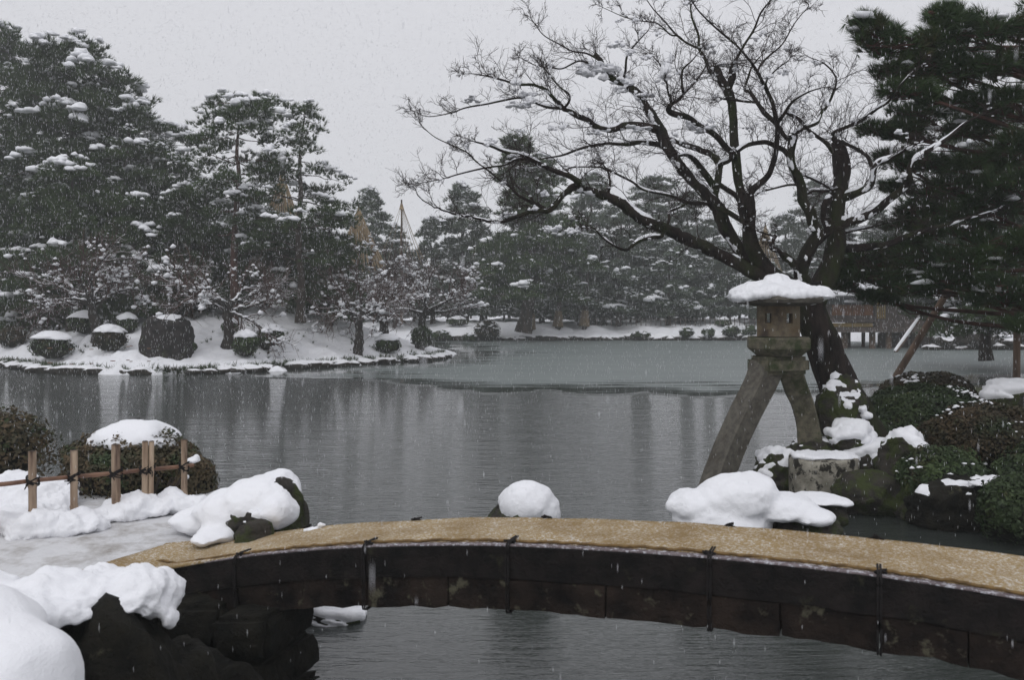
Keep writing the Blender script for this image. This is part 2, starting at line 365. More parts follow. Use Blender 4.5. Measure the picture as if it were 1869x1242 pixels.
def water_mat():
    m, n, p, o = newmat('pond_water'); p.inputs['Base Color'].default_value = (.033, .039, .036, 1)
    p.inputs['Roughness'].default_value = .03; p.inputs['IOR'].default_value = 1.7; p.inputs['Specular IOR Level'].default_value = .5
    a = noise(n, coords(n, (1.6, 9, 1)), 1.5, 4, .55); b = noise(n, coords(n, (.35, 1.6, 1)), 1.0, 3)
    mm = nod(n, 'ShaderNodeMath', operation='MULTIPLY_ADD'); n.links.new(a, mm.inputs[0]); mm.inputs[1].default_value = .6; n.links.new(b, mm.inputs[2])
    bump(n, mm.outputs[0], 1.0, .030, p); return m
def slush_mat():
    m, n, p, o = newmat('slush_film'); v = coords(n, (.25, 1, 1))
    col = ramp(n, noise(n, v, .6, 5), .35, .7, (.122, .143, .140, 1), (.162, .184, .180, 1))
    at_ = nod(n, 'ShaderNodeAttribute', attribute_name='edge'); nz_ = noise(n, coords(n, (.22, 1.5, 1)), .9, 6, .65)
    ma = nod(n, 'ShaderNodeMath', operation='MULTIPLY_ADD'); n.links.new(at_.outputs['Fac'], ma.inputs[0]); ma.inputs[1].default_value = -.42; n.links.new(nz_, ma.inputs[2])
    hole = ramp(n, ma.outputs[0], .26, .40)
    n.links.new(col, p.inputs['Base Color']); p.inputs['Roughness'].default_value = .45; p.inputs['Specular IOR Level'].default_value = .25
    q = nod(n, 'ShaderNodeBsdfPrincipled'); q.inputs['Base Color'].default_value = (.033, .039, .036, 1); q.inputs['Roughness'].default_value = .1; q.inputs['IOR'].default_value = 1.33
    ms = nod(n, 'ShaderNodeMixShader'); n.links.new(hole, ms.inputs[0]); n.links.new(p.outputs[0], ms.inputs[1]); n.links.new(q.outputs[0], ms.inputs[2]); n.links.new(ms.outputs[0], o.inputs['Surface'])
    return m

# ------------------------------------------------------------------ setting: water, slush, land
def sheet(name, pts, z, mat, kind='structure', **k):
    bm = bmesh.new(); vs = [bm.verts.new((float(x), float(y), z)) for x, y in pts]
    f = bm.faces.new(vs); f.normal_update()
    if f.normal.z < 0: f.normal_flip()
    bmesh.ops.triangulate(bm, faces=bm.faces[:]); me = bpy.data.meshes.new(name); bm.to_mesh(me); bm.free(); me.materials.append(mat)
    return ob(name, me, kind=kind, **k)
sheet('water', [(-260, 1.2), (260, 1.2), (260, 120), (-260, 120)], 0.0, water_mat())

def inside(poly, X, Y):
    poly = np.asarray(poly); r = np.zeros(X.shape, bool); j = len(poly) - 1
    for i in range(len(poly)):
        xi, yi = poly[i][:2]; xj, yj = poly[j][:2]
        c = ((yi > Y) != (yj > Y)) & (X < (xj - xi) * (Y - yi) / (yj - yi + 1e-12) + xi); r ^= c; j = i
    return r
def polydist(poly, X, Y):
    d = np.full(X.shape, 1e9); n = len(poly)
    for i in range(n):
        ax, ay = poly[i][:2]; bx, by = poly[(i + 1) % n][:2]; dx, dy = bx - ax, by - ay
        t = np.clip(((X - ax) * dx + (Y - ay) * dy) / (dx * dx + dy * dy + 1e-9), 0, 1)
        d = np.minimum(d, np.hypot(X - ax - t * dx, Y - ay - t * dy))
    return np.where(inside(poly, X, Y), d, -d)
def gridmesh(name, x0, x1, nx, y0, y1, ny, hf, mat, cut=-.5, **k):
    xs = np.linspace(x0, x1, nx); ys = np.linspace(y0, y1, ny); X, Y = np.meshgrid(xs, ys); Z = hf(X, Y)
    V = np.stack([X, Y, Z], -1).reshape(-1, 3); i = np.arange(nx * ny).reshape(ny, nx)
    Q = np.stack([i[:-1, :-1], i[:-1, 1:], i[1:, 1:], i[1:, :-1]], -1).reshape(-1, 4)
    keep = (V[Q][..., 2] > cut).any(axis=1); T = quads(Q[keep])
    return ob(name, mesh(name, V, T, mat), **k)

# slush film floating on the far half of the pond
fr = [(430, 683), (520, 688), (640, 690), (700, 697), (770, 706), (900, 716), (1000, 712), (1090, 716), (1180, 711), (1290, 721), (1380, 712), (1480, 716), (1580, 706), (1700, 700), (1800, 694), (2000, 694), (2500, 700)]
frw = smoothpath([G(a, b) for a, b in fr], 8)
bk = [(70, 66), (40, 68), (20, 68), (0, 68), (-8, 68), (-8, 60), (-5, 56), (-3.2, 50), (-2.4, 44), (-4, 38), (-7, 34.4), (-10.5, 31.4)]
slp = [(p[0], p[1]) for p in frw] + bk
def slush_h(X, Y):
    q = np.stack([X * .16, Y * .5, X * 0], -1); d = polydist(slp, X, Y) + (.75 * fbm(q, 31, 5) + .25) * np.clip((Y - 14) / 12, .25, 1.3)
    return np.where(d > 0, .006, -.03)
def shoreY(X):
    s = 61 + 1.0 * np.sin(X * .13) + .8 * fbm(np.stack([X * .25, X * 0, X * 0], -1), 5)
    s = s - 11.5 * (1 / (1 + np.exp(-(X - 25.2) * 1.6)))
    return s
def far_h(X, Y):
    d = Y - shoreY(X); n = fbm(np.stack([X * .3, Y * .3, X * 0], -1), 8, 4)
    h = np.where(d > 0, 1.15 * (1 - np.exp(-np.maximum(d, 0) / 1.6)) + .006 * np.maximum(d - 6, 0), np.maximum(d, -3) * .5)
    return h + n * .16 * np.clip(d, 0, 1.5) + .16 * fbm(np.stack([X * 1.3, Y * 1.3, X * 0], -1), 12, 3) * np.clip(d, 0, 1) - .02
gridmesh('far_bank', -90, 90, 500, 47, 90, 160, far_h, M['snow_ground'], cut=-.4, kind='structure')
gridmesh('snowy_ground', -700, 700, 60, 89, 1400, 50, lambda X, Y: 1.25 + 0 * X + .25 * np.clip((Y - 89) / 60, 0, 1) , M['snow_ground'], kind='structure')
gridmesh('side_ground', -700, -89, 12, -100, 90, 10, lambda X, Y: 1.1 + 0 * X, M['snow_ground'], kind='structure')
gridmesh('side_ground', 89, 700, 12, -100, 90, 10, lambda X, Y: 1.1 + 0 * X, M['snow_ground'], kind='structure')
gridmesh('near_bank', -90, 90, 60, -100, 2.4, 40, lambda X, Y: .75 + .08 * fbm(np.stack([X, Y, X * 0], -1) * .5, 4), M['snow_ground'], kind='structure')

so_ = gridmesh('slush_ice', -13, 60, 420, 14, 66, 420, slush_h, slush_mat(), cut=-.02, kind='structure')
v_ = np.array([v.co[:] for v in so_.data.vertices]); d_ = polydist(slp, v_[:, 0], v_[:, 1]); d_ = d_ + (.75 * fbm(np.stack([v_[:, 0] * .16, v_[:, 1] * .5, v_[:, 0] * 0], -1), 31, 5) + .25) * np.clip((v_[:, 1] - 14) / 12, .25, 1.3) - .6; so_.data.polygons.foreach_set('use_smooth', np.zeros(len(so_.data.polygons), bool)); at_ = so_.data.attributes.new('edge', 'FLOAT', 'POINT'); at_.data.foreach_set('value', np.clip((d_ + .5) / np.clip(.14 * v_[:, 1], 1.5, 6), 0, 1).astype(np.float32))
# island
isl_px = [(-500, 672), (-150, 671), (0, 669), (50, 674), (75, 679), (110, 681), (180, 683), (300, 684), (430, 681), (530, 673), (620, 669), (700, 663), (770, 659), (812, 652)]
isl = [tuple(G(a, b)[:2]) for a, b in isl_px] + [(-2.9, 44), (-4.5, 47), (-6.5, 52), (-12, 56), (-30, 58), (-60, 56)]
def isl_h(X, Y):
    d = polydist(isl, X, Y) + .35 * fbm(np.stack([X, Y, X * 0], -1) * .7, 21, 4)
    w = 1 / (1 + np.exp((X + 6.2) * .8))
    hill = 1.45 * np.exp(-(((X + 11.5) / 5.0) ** 2 + ((Y - 42) / 5.5) ** 2)) + .5 * np.exp(-(((X + 19) / 4.5) ** 2 + ((Y - 37) / 3.0) ** 2))
    h = .20 + .85 * (1 - np.exp(-np.maximum(d, 0) / 3.2)) * (0.35 + .65 * w) + hill * np.clip(d / 3, 0, 1)
    h = h + (.10 * fbm(np.stack([X, Y, X * 0], -1) * 1.1, 22, 3) + .05 * fbm(np.stack([X, Y, X * 0], -1) * 3.5, 23, 2)) * np.clip(d, 0, 1) 
    h = h + .35 * np.abs(fbm(np.stack([X, Y, X * 0], -1) * .9, 25, 3)) * np.clip(d, 0, 1) * (1 / (1 + np.exp((X + 13.5) * 1.5)))
    h = h * np.clip(d / .5, 0, 1) ** .5
    return np.where(d > 0, h, d * .8)
gridmesh('island', -45, -2, 430, 29, 59, 300, isl_h, M['snow_ground'], cut=-.35, kind='structure')
def isl_z(x, y): return float(isl_h(np.array([x]), np.array([y]))[0])
def far_z(x, y): return float(far_h(np.array([x]), np.array([y]))[0])

# near left bank (garden path) and near right bank
lb = [tuple(G(a, b, PZ)[:2]) for a, b in [(-700, 1150), (0, 1100), (240, 1062), (325, 1046), (430, 1010), (545, 985), (560, 958), (520, 930), (420, 905), (385, 888), (200, 872), (0, 862), (-500, 862)]]
def lb_h(X, Y):
    d = polydist(lb, X, Y) + .05 * fbm(np.stack([X, Y, X * 0], -1) * 2, 41); n = fbm(np.stack([X, Y, X * 0], -1) * 1.5, 42, 4)
    return np.where(d > 0, PZ * np.clip(d / .10, 0, 1) ** .5 + .010 * n + .006 * fbm(np.stack([X, Y, X * 0], -1) * 9, 43, 3), d * 4)
gridmesh('path', -9, -1.3, 360, 3.8, 11, 340, lb_h, M['path'], cut=-.3, kind='structure')
rb = [tuple(G(a, b, .0)[:2]) for a, b in [(1400, 880), (1440, 900), (1560, 912), (1640, 925), (1760, 945), (1869, 965), (2300, 1040), (2900, 1100), (2900, 720), (1869, 715), (1700, 738), (1600, 760), (1480, 800), (1420, 840)]]
def rb_h(X, Y):
    d = polydist(rb, X, Y) + .12 * fbm(np.stack([X, Y, X * 0], -1) * 1.2, 51); n = fbm(np.stack([X, Y, X * 0], -1) * 1.6, 52, 4)
    return np.where(d > 0, .55 * (1 - np.exp(-np.maximum(d, 0) / .5)) + .06 * n * np.clip(d * 2, 0, 1), d)
gridmesh('garden_bank', 2.2, 26, 330, 6.5, 26, 300, rb_h, M['rock_moss'], cut=-.3, kind='structure')
def rb_z(x, y): return float(rb_h(np.array([x]), np.array([y]))[0])

# haze (falling snow far off)
hz, hn, hp, ho = newmat('haze'); hn.nodes.remove(hp)
pv = hn.nodes.new('ShaderNodeVolumePrincipled'); pv.inputs['Color'].default_value = (.94, .97, .96, 1); pv.inputs['Density'].default_value = .0018; pv.inputs['Anisotropy'].default_value = .2
hn.links.new(pv.outputs[0], ho.inputs['Volume'])
V, T = box((0, 650, 9.5), (1440, 1540, 24)); ob('haze', mesh('haze', V, T, hz, False), kind='stuff', label='pale snowy haze filling the air over the pond')

# ------------------------------------------------------------------ pines
def tuft_template(n, w, spread=1.1, seed=0):
    r = np.random.default_rng(seed); V = []; T = []
    for i in range(n):
        a = 2 * np.pi * (i + r.uniform(-.3, .3)) / n; th = r.uniform(.15, spread) if i % 3 else r.uniform(.05, .4)
        d = np.array([math.cos(a) * math.sin(th), math.sin(a) * math.sin(th), math.cos(th)]) * r.uniform(.75, 1.1)
        s = np.array([-math.sin(a), math.cos(a), 0]) * w
        k = len(V); V += [-s * .6 + d * .05, s * .6 + d * .05, d]; T.append([k, k + 1, k + 2])
    return np.array(V), np.array(T)
TUFT_M = tuft_template(9, .11, 1.2, 1); TUFT_F = tuft_template(6, .2, 1.3, 2); TUFT_N = tuft_template(18, .040, 1.1, 3)

def build_pine(name, H_, base, prof, lean=(0, 0), curve=.0, seed=1, levels=16, per=3, pad=(.45, .85), density=70, tuft=TUFT_M, ts=.24, snow=.5, fm='needle', bm_='bark', r0=.2, sub=2, parent=None, two=False, flat=.42, snown=2):
    """trunk with boughs, layered pads of needle tufts, snow lying on the pads. prof(t) crown radius, t 0 base..1 top"""
    r = np.random.default_rng(seed); g0 = rng.bit_generator.state
    n = 14; t = np.linspace(0, 1, n)
    wob = np.cumsum(r.normal(size=(n, 2)) * .05 * H_ / 10, axis=0); wob -= wob[0]
    tr = np.c_[lean[0] * t + wob[:, 0] + curve * np.sin(t * np.pi), lean[1] * t + wob[:, 1], t * H_ * .97]
    wood = MB(); rad = r0 * (1 - t) ** .8 + .02; rad[0] *= 1.35; wood.add(*tube(smoothpath(tr, 3), np.interp(np.linspace(0, 1, 3 * (n - 1) + 1), t, rad), 8))
    at = lambda z: np.array([np.interp(z, tr[:, 2], tr[:, 0]), np.interp(z, tr[:, 2], tr[:, 1]), z])
    pads = []; az = r.uniform(0, 6.28)
    for i in range(levels):
        tt = (i + r.uniform(-.25, .25)) / (levels - 1); tt = min(max(tt, 0), 1); z = H_ * (base + (1 - base) * tt * .97)
        Rr = prof(tt)
        for j in range(per):
            az += 2.4 + r.uniform(-.4, .4); Ln = Rr * r.uniform(.55, 1.1); p0 = at(min(z + r.uniform(-.3, .3), H_ * .96)); d = np.array([math.cos(az), math.sin(az), 0])
            s = np.linspace(0, 1, 6); lift = r.uniform(-.12, .22) * Ln
            bp = p0 + np.outer(s, d) * Ln; bp[:, 2] += lift * np.sin(s * 2.2) - .12 * Ln * s ** 2; bp[1:, :] += r.normal(size=(5, 3)) * .06 * Ln * np.array([1, 1, .5])
            br = max(.018, r0 * .28 * (1 - tt * .7)); wood.add(*tube(bp, br * (1 - s * .8), 5, False))
            side = np.array([-d[1], d[0], 0]); ks = max(2, int(Ln / .55))
            for q in range(ks):
                f = (q + 1) / ks; f = .30 + .70 * f; k = min(int(f * 5), 4); c = bp[k] * (1 - (f * 5 - k)) + bp[k + 1] * (f * 5 - k) if k < 5 else bp[5]
                off = side * r.uniform(-.42, .42) * Ln * (1.15 - f * .4) + np.array([0, 0, r.uniform(.02, .2)])
                c2 = c + off; a = r.uniform(*pad) * (.6 + .4 * min(1, Rr / 2))
                wood.add(*tube(np.array([c, (c + c2) / 2 + [0, 0, .05], c2]), np.array([br * .4, br * .3, .01]), 4, False))
                pads.append((c2, a, a * r.uniform(.6, .95), flat * a * r.uniform(.7, 1.5), d * (-.35) * r.uniform(-.1, 1.0) + side * r.uniform(-.25, .25)))
    pads.append((tr[-1], .4, .4, .5, np.zeros(3))); pads.append((tr[-2], .5, .5, .4, np.zeros(3)))
    pos = []; nrm = []
    for c, a, b, h, sl in pads:
        k = max(6, int(density * a * b * 3.1)); th = r.uniform(0, 6.28, k); rr = np.sqrt(r.uniform(0, 1, k)); x = rr * np.cos(th); y = rr * np.sin(th)
        zz = (1 - rr ** 2) * r.uniform(-.5, 1, k); edge = .85 + .3 * np.sin(th * 3 + r.uniform(0, 6))
        pos.append(c + np.c_[x * a * edge, y * b * edge, zz * h + (x * a * sl[0] + y * b * sl[1]) + .16 * a * np.sin(x * 4 + y * 3 + th[0])]); nrm.append(np.c_[x * .9, y * .9, .55 + .6 * np.abs(zz)] + r.normal(size=(k, 3)) * .25)
    pos = np.vstack(pos); nrm = np.vstack(nrm)
    fol = MB(); fol.add(*scatter(tuft[0], tuft[1], pos, frames(nrm), r.uniform(.7, 1.25, len(pos)) * ts))
    sn = MB(); sp = []; ss = []
    PC = np.array([p_[0] for p_ in pads])
    for c, a, b, h, sl in pads:
        nz = vnoise(c[None] * .55, seed)[0]; dd = PC - c; cover = ((np.hypot(dd[:, 0], dd[:, 1]) < .9 * a) & (dd[:, 2] > .35)).sum()
        ex = .5 if cover == 0 else (.2 if cover == 1 else -.12)
        if r.uniform() > snow + .35 * nz + ex: continue
        big = r.uniform() < .25 + .3 * nz + ex; th = r.uniform(0, 6.28); st_ = np.array([math.cos(th), math.sin(th)]); x, y = -st_ * r.uniform(.1, .6); w0 = a * (r.uniform(.26, .44) if big else r.uniform(.12, .24))
        for q in range(r.integers(3, 7) if big else r.integers(1, 4)):
            w = w0 * r.uniform(.65, 1.15); sp.append(c + [x * a, y * b, h * max(0, 1 - x * x - y * y) * .9 + x * a * sl[0] + y * b * sl[1] + ts * .62]); ss.append([w, w * r.uniform(.65, .95), .04 + w * r.uniform(.32, .55)])
            x += st_[0] * w0 / a * .9 + r.normal() * .12; y += st_[1] * w0 / a * .9 + r.normal() * .12
    if sp: sn.add(*lumps(sp, ss, sub, .42, .4))
    wt = np.clip(vnoise(pos * .9, seed + 3) + .15, .02, 1) ** 2; k = min(len(pos), int(len(pos) * (.10 if sub > 1 else .17) * (snow + .3))); idx = r.choice(len(pos), k, replace=False, p=wt / wt.sum()); w = r.uniform(.02, .075, k) * (ts / .24)
    sn.add(*lumps(pos[idx] + [0, 0, ts * .5], np.c_[w * 1.5, w, w * .8], 1, .4))
    p = parent
    ob('trunk', mesh('trunk', *wood.get(), M[bm_]), p)
    ob('crown', mesh('crown', *fol.get(), M[fm], False), p)
    ob('snow_load', mesh('snow_load', *sn.get(), M['snow_far']), p, kind='stuff')
    rng.bit_generator.state = g0
    return p

def pine_at(px, py_top, Y, zb, label, group=None, dx=0, **k):
    x = (px - 934.5) / F * Y; Ht = (H - (py_top - HY) / F * Y) - zb
    t = thing('pine_tree', label, 'tree', (x, Y, zb), group)
    build_pine('pine_tree', Ht, parent=t, **k); return t
G_ISL = 'pines standing on the snowy island'
dome = lambda R0, R1, e=.6: (lambda t: R1 + (R0 - R1) * (max(0, 1 - t)) ** e)
pine_at(-30, 62, 46, 1.0, 'tall dark pine at the far left edge behind the broad snow-topped pine', G_ISL, base=.12, prof=dome(3.6, 1.5), seed=11, levels=22, per=4, pad=(.6, 1.1), density=30, ts=.34, snow=.3, flat=.65, r0=.32, lean=(.6, 0))
pine_at(125, 78, 42, 1.2, 'tallest broad pine on the island with thick white snow shelves', G_ISL, base=.22, prof=lambda t: 3.7 * (1 - (1.7 * (t - .38)) ** 2 * .62) * (1 if t < .9 else .6) + .3, seed=12, levels=21, per=4, pad=(.55, 1.1), density=34, ts=.34, snow=.42, r0=.36, lean=(.2, 0), snown=3, flat=.65)
pine_at(215, 190, 41, 1.2, 'dark pine pressed against the tallest island pine on its pond side', G_ISL, base=.2, prof=dome(2.8, .8), seed=13, levels=14, per=3, pad=(.5, .9), density=50, snow=.55, r0=.18)
pine_at(300, 228, 43, 1.4, 'low-crowned island pine behind the big black rock with flat snow layers', G_ISL, base=.25, prof=dome(2.6, 1.2), seed=14, levels=13, per=3, pad=(.5, .95), density=52, snow=.7, r0=.2, snown=3)
pine_at(425, 176, 37.5, 1.6, 'flat-topped island pine with reddish bare trunk', G_ISL, base=.42, prof=lambda t: 2.35 - 1.1 * abs(t - .55) + (.35 if t > .85 else 0), seed=15, levels=11, per=3, pad=(.4, .75), density=58, snow=.5, r0=.19, bm_='bark_red', lean=(.15, 0))
pine_at(548, 192, 37.5, 1.7, 'slender airy pine with curved trunk on the crest of the island', G_ISL, base=.30, prof=lambda t: 2.45 * (1 - t) ** .55 + .45, seed=16, levels=13, per=3, pad=(.32, .6), density=46, snow=.25, r0=.17, curve=-.25, lean=(.2, 0))
# lower, bushier pines filling the island
low = [(40, 330, 40, 'bushy low pine at the left end of the island behind the snowy plum tree', 2.6, 21), (130, 300, 37.5, 'olive green low pine beneath the tallest island pine', 2.7, 22), (225, 365, 38, 'low pine above the black upright rock', 2.3, 23),
       (345, 350, 39, 'green low pine between the black rock and the red-trunked pine', 2.4, 24), (490, 400, 41, 'low pine filling the gap between the two tall slim island pines', 2.2, 25), (600, 395, 40, 'drooping low pine right of the slender curved pine', 1.9, 26),
       (-60, 250, 40, 'shadowy low pine at the left border of the view', 3.0, 27), (400, 430, 42, 'short dark pine behind the red-trunked pine', 1.9, 28), (290, 430, 40, 'short spreading pine just behind the black rock', 2.0, 29), (30, 470, 39, 'short pine drooping over the water at the island end', 2.0, 30)]
for px, py, Y, lab, Rr, sd in low:
    pine_at(px, py, Y, isl_z((px - 934.5) / F * Y, Y) - .1, lab, G_ISL, base=.13, prof=dome(Rr, .9, .7), seed=sd, levels=11, per=4, pad=(.5, .9), density=40, snow=.30, r0=.15, ts=.29)

# background pines: four kinds copied about
protos = []
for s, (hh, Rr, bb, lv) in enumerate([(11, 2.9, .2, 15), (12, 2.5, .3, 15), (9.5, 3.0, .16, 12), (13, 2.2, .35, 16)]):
    t = thing('pine_tree', 'x', 'tree', (0, 0, 0)); build_pine('pine_tree', hh, base=bb, prof=dome(Rr, .5, .75), seed=60 + s, levels=lv, per=3, pad=(.55, 1.0), density=34, tuft=TUFT_F, ts=.34, snow=.5, fm='needle_far_haze', r0=.2, sub=1, parent=t, snown=2)
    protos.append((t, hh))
used = set()
def far_pine(px, py, Y, kind, label, group, wide=1.0, zb=None, rz=None):
    t0, hh = protos[kind]
    t = t0 if kind not in used else copy_tree(t0); used.add(kind)
    x = (px - 934.5) / F * Y; zb = (far_z(x, Y) if Y < 88 else 1.3) if zb is None else zb
    s = ((H - (py - HY) / F * Y) - zb) / hh
    t.location = (x, Y, zb - .05); t.scale = (s * wide, s * wide, s); t.rotation_euler.z = random.uniform(0, 6.28) if rz is None else rz
    t['label'] = label; t['group'] = group; return t
G_FAR = 'hazy pines on the far shore of the pond'
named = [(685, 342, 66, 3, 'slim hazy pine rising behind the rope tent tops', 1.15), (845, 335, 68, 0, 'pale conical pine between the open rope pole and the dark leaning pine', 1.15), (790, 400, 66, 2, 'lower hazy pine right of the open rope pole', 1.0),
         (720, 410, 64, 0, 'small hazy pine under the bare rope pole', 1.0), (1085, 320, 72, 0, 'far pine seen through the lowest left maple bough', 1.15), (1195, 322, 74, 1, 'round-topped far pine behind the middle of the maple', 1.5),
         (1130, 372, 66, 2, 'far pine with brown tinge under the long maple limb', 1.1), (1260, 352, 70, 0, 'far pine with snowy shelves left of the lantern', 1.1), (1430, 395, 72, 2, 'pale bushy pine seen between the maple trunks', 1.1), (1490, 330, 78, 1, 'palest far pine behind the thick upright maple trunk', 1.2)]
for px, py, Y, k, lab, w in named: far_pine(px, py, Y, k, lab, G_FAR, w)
wood_lab = 'snow-dusted pine in the hazy wood across the pond'
G_W = 'pines of the hazy wood across the pond'
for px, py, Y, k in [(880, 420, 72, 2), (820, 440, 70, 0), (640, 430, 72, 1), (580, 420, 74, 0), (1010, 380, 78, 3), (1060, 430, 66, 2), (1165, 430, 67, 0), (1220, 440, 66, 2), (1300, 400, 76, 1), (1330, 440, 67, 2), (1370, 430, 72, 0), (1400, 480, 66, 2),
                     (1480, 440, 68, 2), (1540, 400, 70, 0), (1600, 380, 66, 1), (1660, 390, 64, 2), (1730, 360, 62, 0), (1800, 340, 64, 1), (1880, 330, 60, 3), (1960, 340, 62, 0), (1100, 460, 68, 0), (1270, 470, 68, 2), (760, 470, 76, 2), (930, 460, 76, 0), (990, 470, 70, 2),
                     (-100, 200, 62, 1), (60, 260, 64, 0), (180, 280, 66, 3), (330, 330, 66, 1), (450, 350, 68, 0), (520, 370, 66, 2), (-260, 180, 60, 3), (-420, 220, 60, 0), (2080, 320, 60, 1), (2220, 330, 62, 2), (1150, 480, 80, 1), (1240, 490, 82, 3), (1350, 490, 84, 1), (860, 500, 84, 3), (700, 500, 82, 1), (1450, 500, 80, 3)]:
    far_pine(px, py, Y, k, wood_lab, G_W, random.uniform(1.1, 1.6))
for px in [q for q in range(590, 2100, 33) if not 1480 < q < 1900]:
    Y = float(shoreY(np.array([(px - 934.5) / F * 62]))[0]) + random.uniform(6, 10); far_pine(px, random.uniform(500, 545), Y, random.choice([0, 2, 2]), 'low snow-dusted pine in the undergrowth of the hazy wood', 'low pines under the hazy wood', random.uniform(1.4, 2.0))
# the big dark pine that leans over the far shore
pine_at(955, 243, 60.5, .6, 'tall dark pine with leaning trunk at the far shore', G_FAR, base=.22, prof=lambda t: (3.9 if t < .42 else 2.1) * (1 - .35 * t) - (.8 if t > .9 else 0), seed=71, levels=20, per=4, pad=(.6, 1.15), density=38, tuft=TUFT_F, ts=.36, snow=.42, fm='needle', r0=.45, lean=(-.6, 0), curve=.9, snown=3)

# ------------------------------------------------------------------ snow-laden bare trees on the island
def grow(starts, dirs, Ls, n=5, wob=.22, up=.1, r=None):
    k = len(starts); pts = np.zeros((k, n, 3)); pts[:, 0] = starts; d = dirs / (np.linalg.norm(dirs, axis=1, keepdims=True) + 1e-9); st = (Ls / (n - 1))[:, None]
    for i in range(1, n):
        d = d + (r or rng).normal(size=(k, 3)) * wob + np.array([0, 0, up]); d /= np.linalg.norm(d, axis=1, keepdims=True); pts[:, i] = pts[:, i - 1] + d * st
    return pts
def branch_off(paths, per, ang, lr, n=5, wob=.22, up=.1, tmin=.15):
    k, m, _ = paths.shape; pi = np.repeat(np.arange(k), per); f = rng.uniform(tmin, 1, len(pi)) * (m - 1); i = np.minimum(f.astype(int), m - 2); w = (f - i)[:, None]
    s = paths[pi, i] * (1 - w) + paths[pi, i + 1] * w; t = paths[pi, i + 1] - paths[pi, i]; t /= np.linalg.norm(t, axis=1, keepdims=True) + 1e-9
    q = rng.normal(size=t.shape); q -= (q * t).sum(1, keepdims=True) * t; q /= np.linalg.norm(q, axis=1, keepdims=True); a = rng.uniform(*ang, len(pi))[:, None]
    pl = np.linalg.norm(paths[:, -1] - paths[:, 0], axis=1)[pi]
    return grow(s, t * np.cos(a) + q * np.sin(a), rng.uniform(*lr, len(pi)) * pl, n, wob, up)
def snowy_plum(px, py, Y, zb, top, wpx, label, seed, lean=0, nsnow=420, grp='bare plum trees loaded with snow lumps'):
    global rng; keep = rng; rng = np.random.default_rng(seed)
    x = (px - 934.5) / F * Y; Ht = H - (top - HY) / F * Y - zb; Wd = wpx / F * Y / 2
    t = thing('plum_tree', label, 'tree', (x, Y, zb), grp)
    mb = MB(); tr = np.array([[0, 0, -.1], [lean * .15, .05, Ht * .16], [lean * .35 - .1, 0, Ht * .32], [lean * .6, 0, Ht * .45]])
    mb.add(*tube(smoothpath(tr, 5), np.linspace(.24, .13, 16) * (1 + .1 * rng.normal(size=16)), 9)); top0 = tr[-1]
    k = 9; az = np.linspace(0, 6.28, k, endpoint=False) + rng.uniform(-.3, .3, k)
    d = np.c_[np.cos(az) * 1.0, np.sin(az) * .8, rng.uniform(.25, .7, k)]
    l1 = grow(tr[2] + (top0 - tr[2]) * rng.uniform(0, 1, (k, 1)), d, Wd * rng.uniform(.7, 1.05, k), 8, .22, .02); mb.add(*tubes(l1, np.linspace(.085, .025, 8)[None].repeat(k, 0), 6))
    ob('trunk', mesh('trunk', *mb.get(), M['bark_snowy']), t)
    l2 = branch_off(l1, 7, (.4, 1.1), (.35, .7), 6, .2, .09, .2); l3 = branch_off(l2, 6, (.4, 1.1), (.4, .75), 5, .2, .07); l4 = branch_off(l3, 4, (.4, 1.0), (.35, .7), 4, .2, .05)
    tw = MB(); tw.add(*tubes(l2, np.linspace(.028, .012, 6)[None].repeat(len(l2), 0), 4)); tw.add(*tubes(l3, np.linspace(.013, .007, 5)[None].repeat(len(l3), 0), 3)); tw.add(*tubes(l4, np.linspace(.008, .005, 4)[None].repeat(len(l4), 0), 3))
    ob('twigs', mesh('twigs', *tw.get(), M['twig_red']), t, kind='stuff')
    nodes = np.vstack([l3[:, 1:].reshape(-1, 3), l2[:, 2:].reshape(-1, 3)]); wt = np.clip(vnoise(nodes * 1.1, seed) + .1, .03, 1) ** 1.5; i = rng.choice(len(nodes), min(nsnow, len(nodes)), replace=False, p=wt / wt.sum())
    i = i[: int(len(i) * .62)]; w = rng.uniform(.03, .08, len(i)) * rng.choice([1, 1, 1, 1.7], len(i))
    sn = MB(); sn.add(*lumps(nodes[i] + [0, 0, .03], np.c_[w * 1.3, w, w * .9], 1, .45, .6))
    m = l1[:, 1:7].reshape(-1, 3); w = rng.uniform(.04, .09, len(m)); sn.add(*lumps(m + [0, 0, .05], np.c_[w * 1.6, w, w * .7], 2, .35, .5))
    ob('snow_load', mesh('snow_load', *sn.get(), M['snow_far']), t, kind='stuff'); rng = keep
def on_isl(px, Y): x = (px - 934.5) / F * Y; return isl_z(x, Y)
snowy_plum(178, 620, 34.5, on_isl(178, 34.5), 432, 250, 'leftmost bare plum tree on the island, speckled with snow', 101, -.3)
snowy_plum(415, 660, 34.0, on_isl(415, 34), 440, 240, 'bare plum tree between the black rock and the clipped shrubs', 102, .3, 380)
snowy_plum(652, 645, 37.0, on_isl(652, 37), 470, 210, 'mossy-trunked bare plum tree leaning on the open snow slope', 103, .5, 420)
snowy_plum(765, 620, 41.0, on_isl(765, 41), 470, 190, 'bare reddish plum tree at the right tip of the island', 104, .7, 380)
snowy_plum(700, 600, 43.0, on_isl(700, 43), 468, 200, 'bare plum tree crowded behind the mossy-trunked one', 105, 0, 380)
snowy_plum(60, 600, 40.0, on_isl(60, 40), 455, 220, 'bare plum tree half hidden behind the leftmost one', 106, 0, 300)

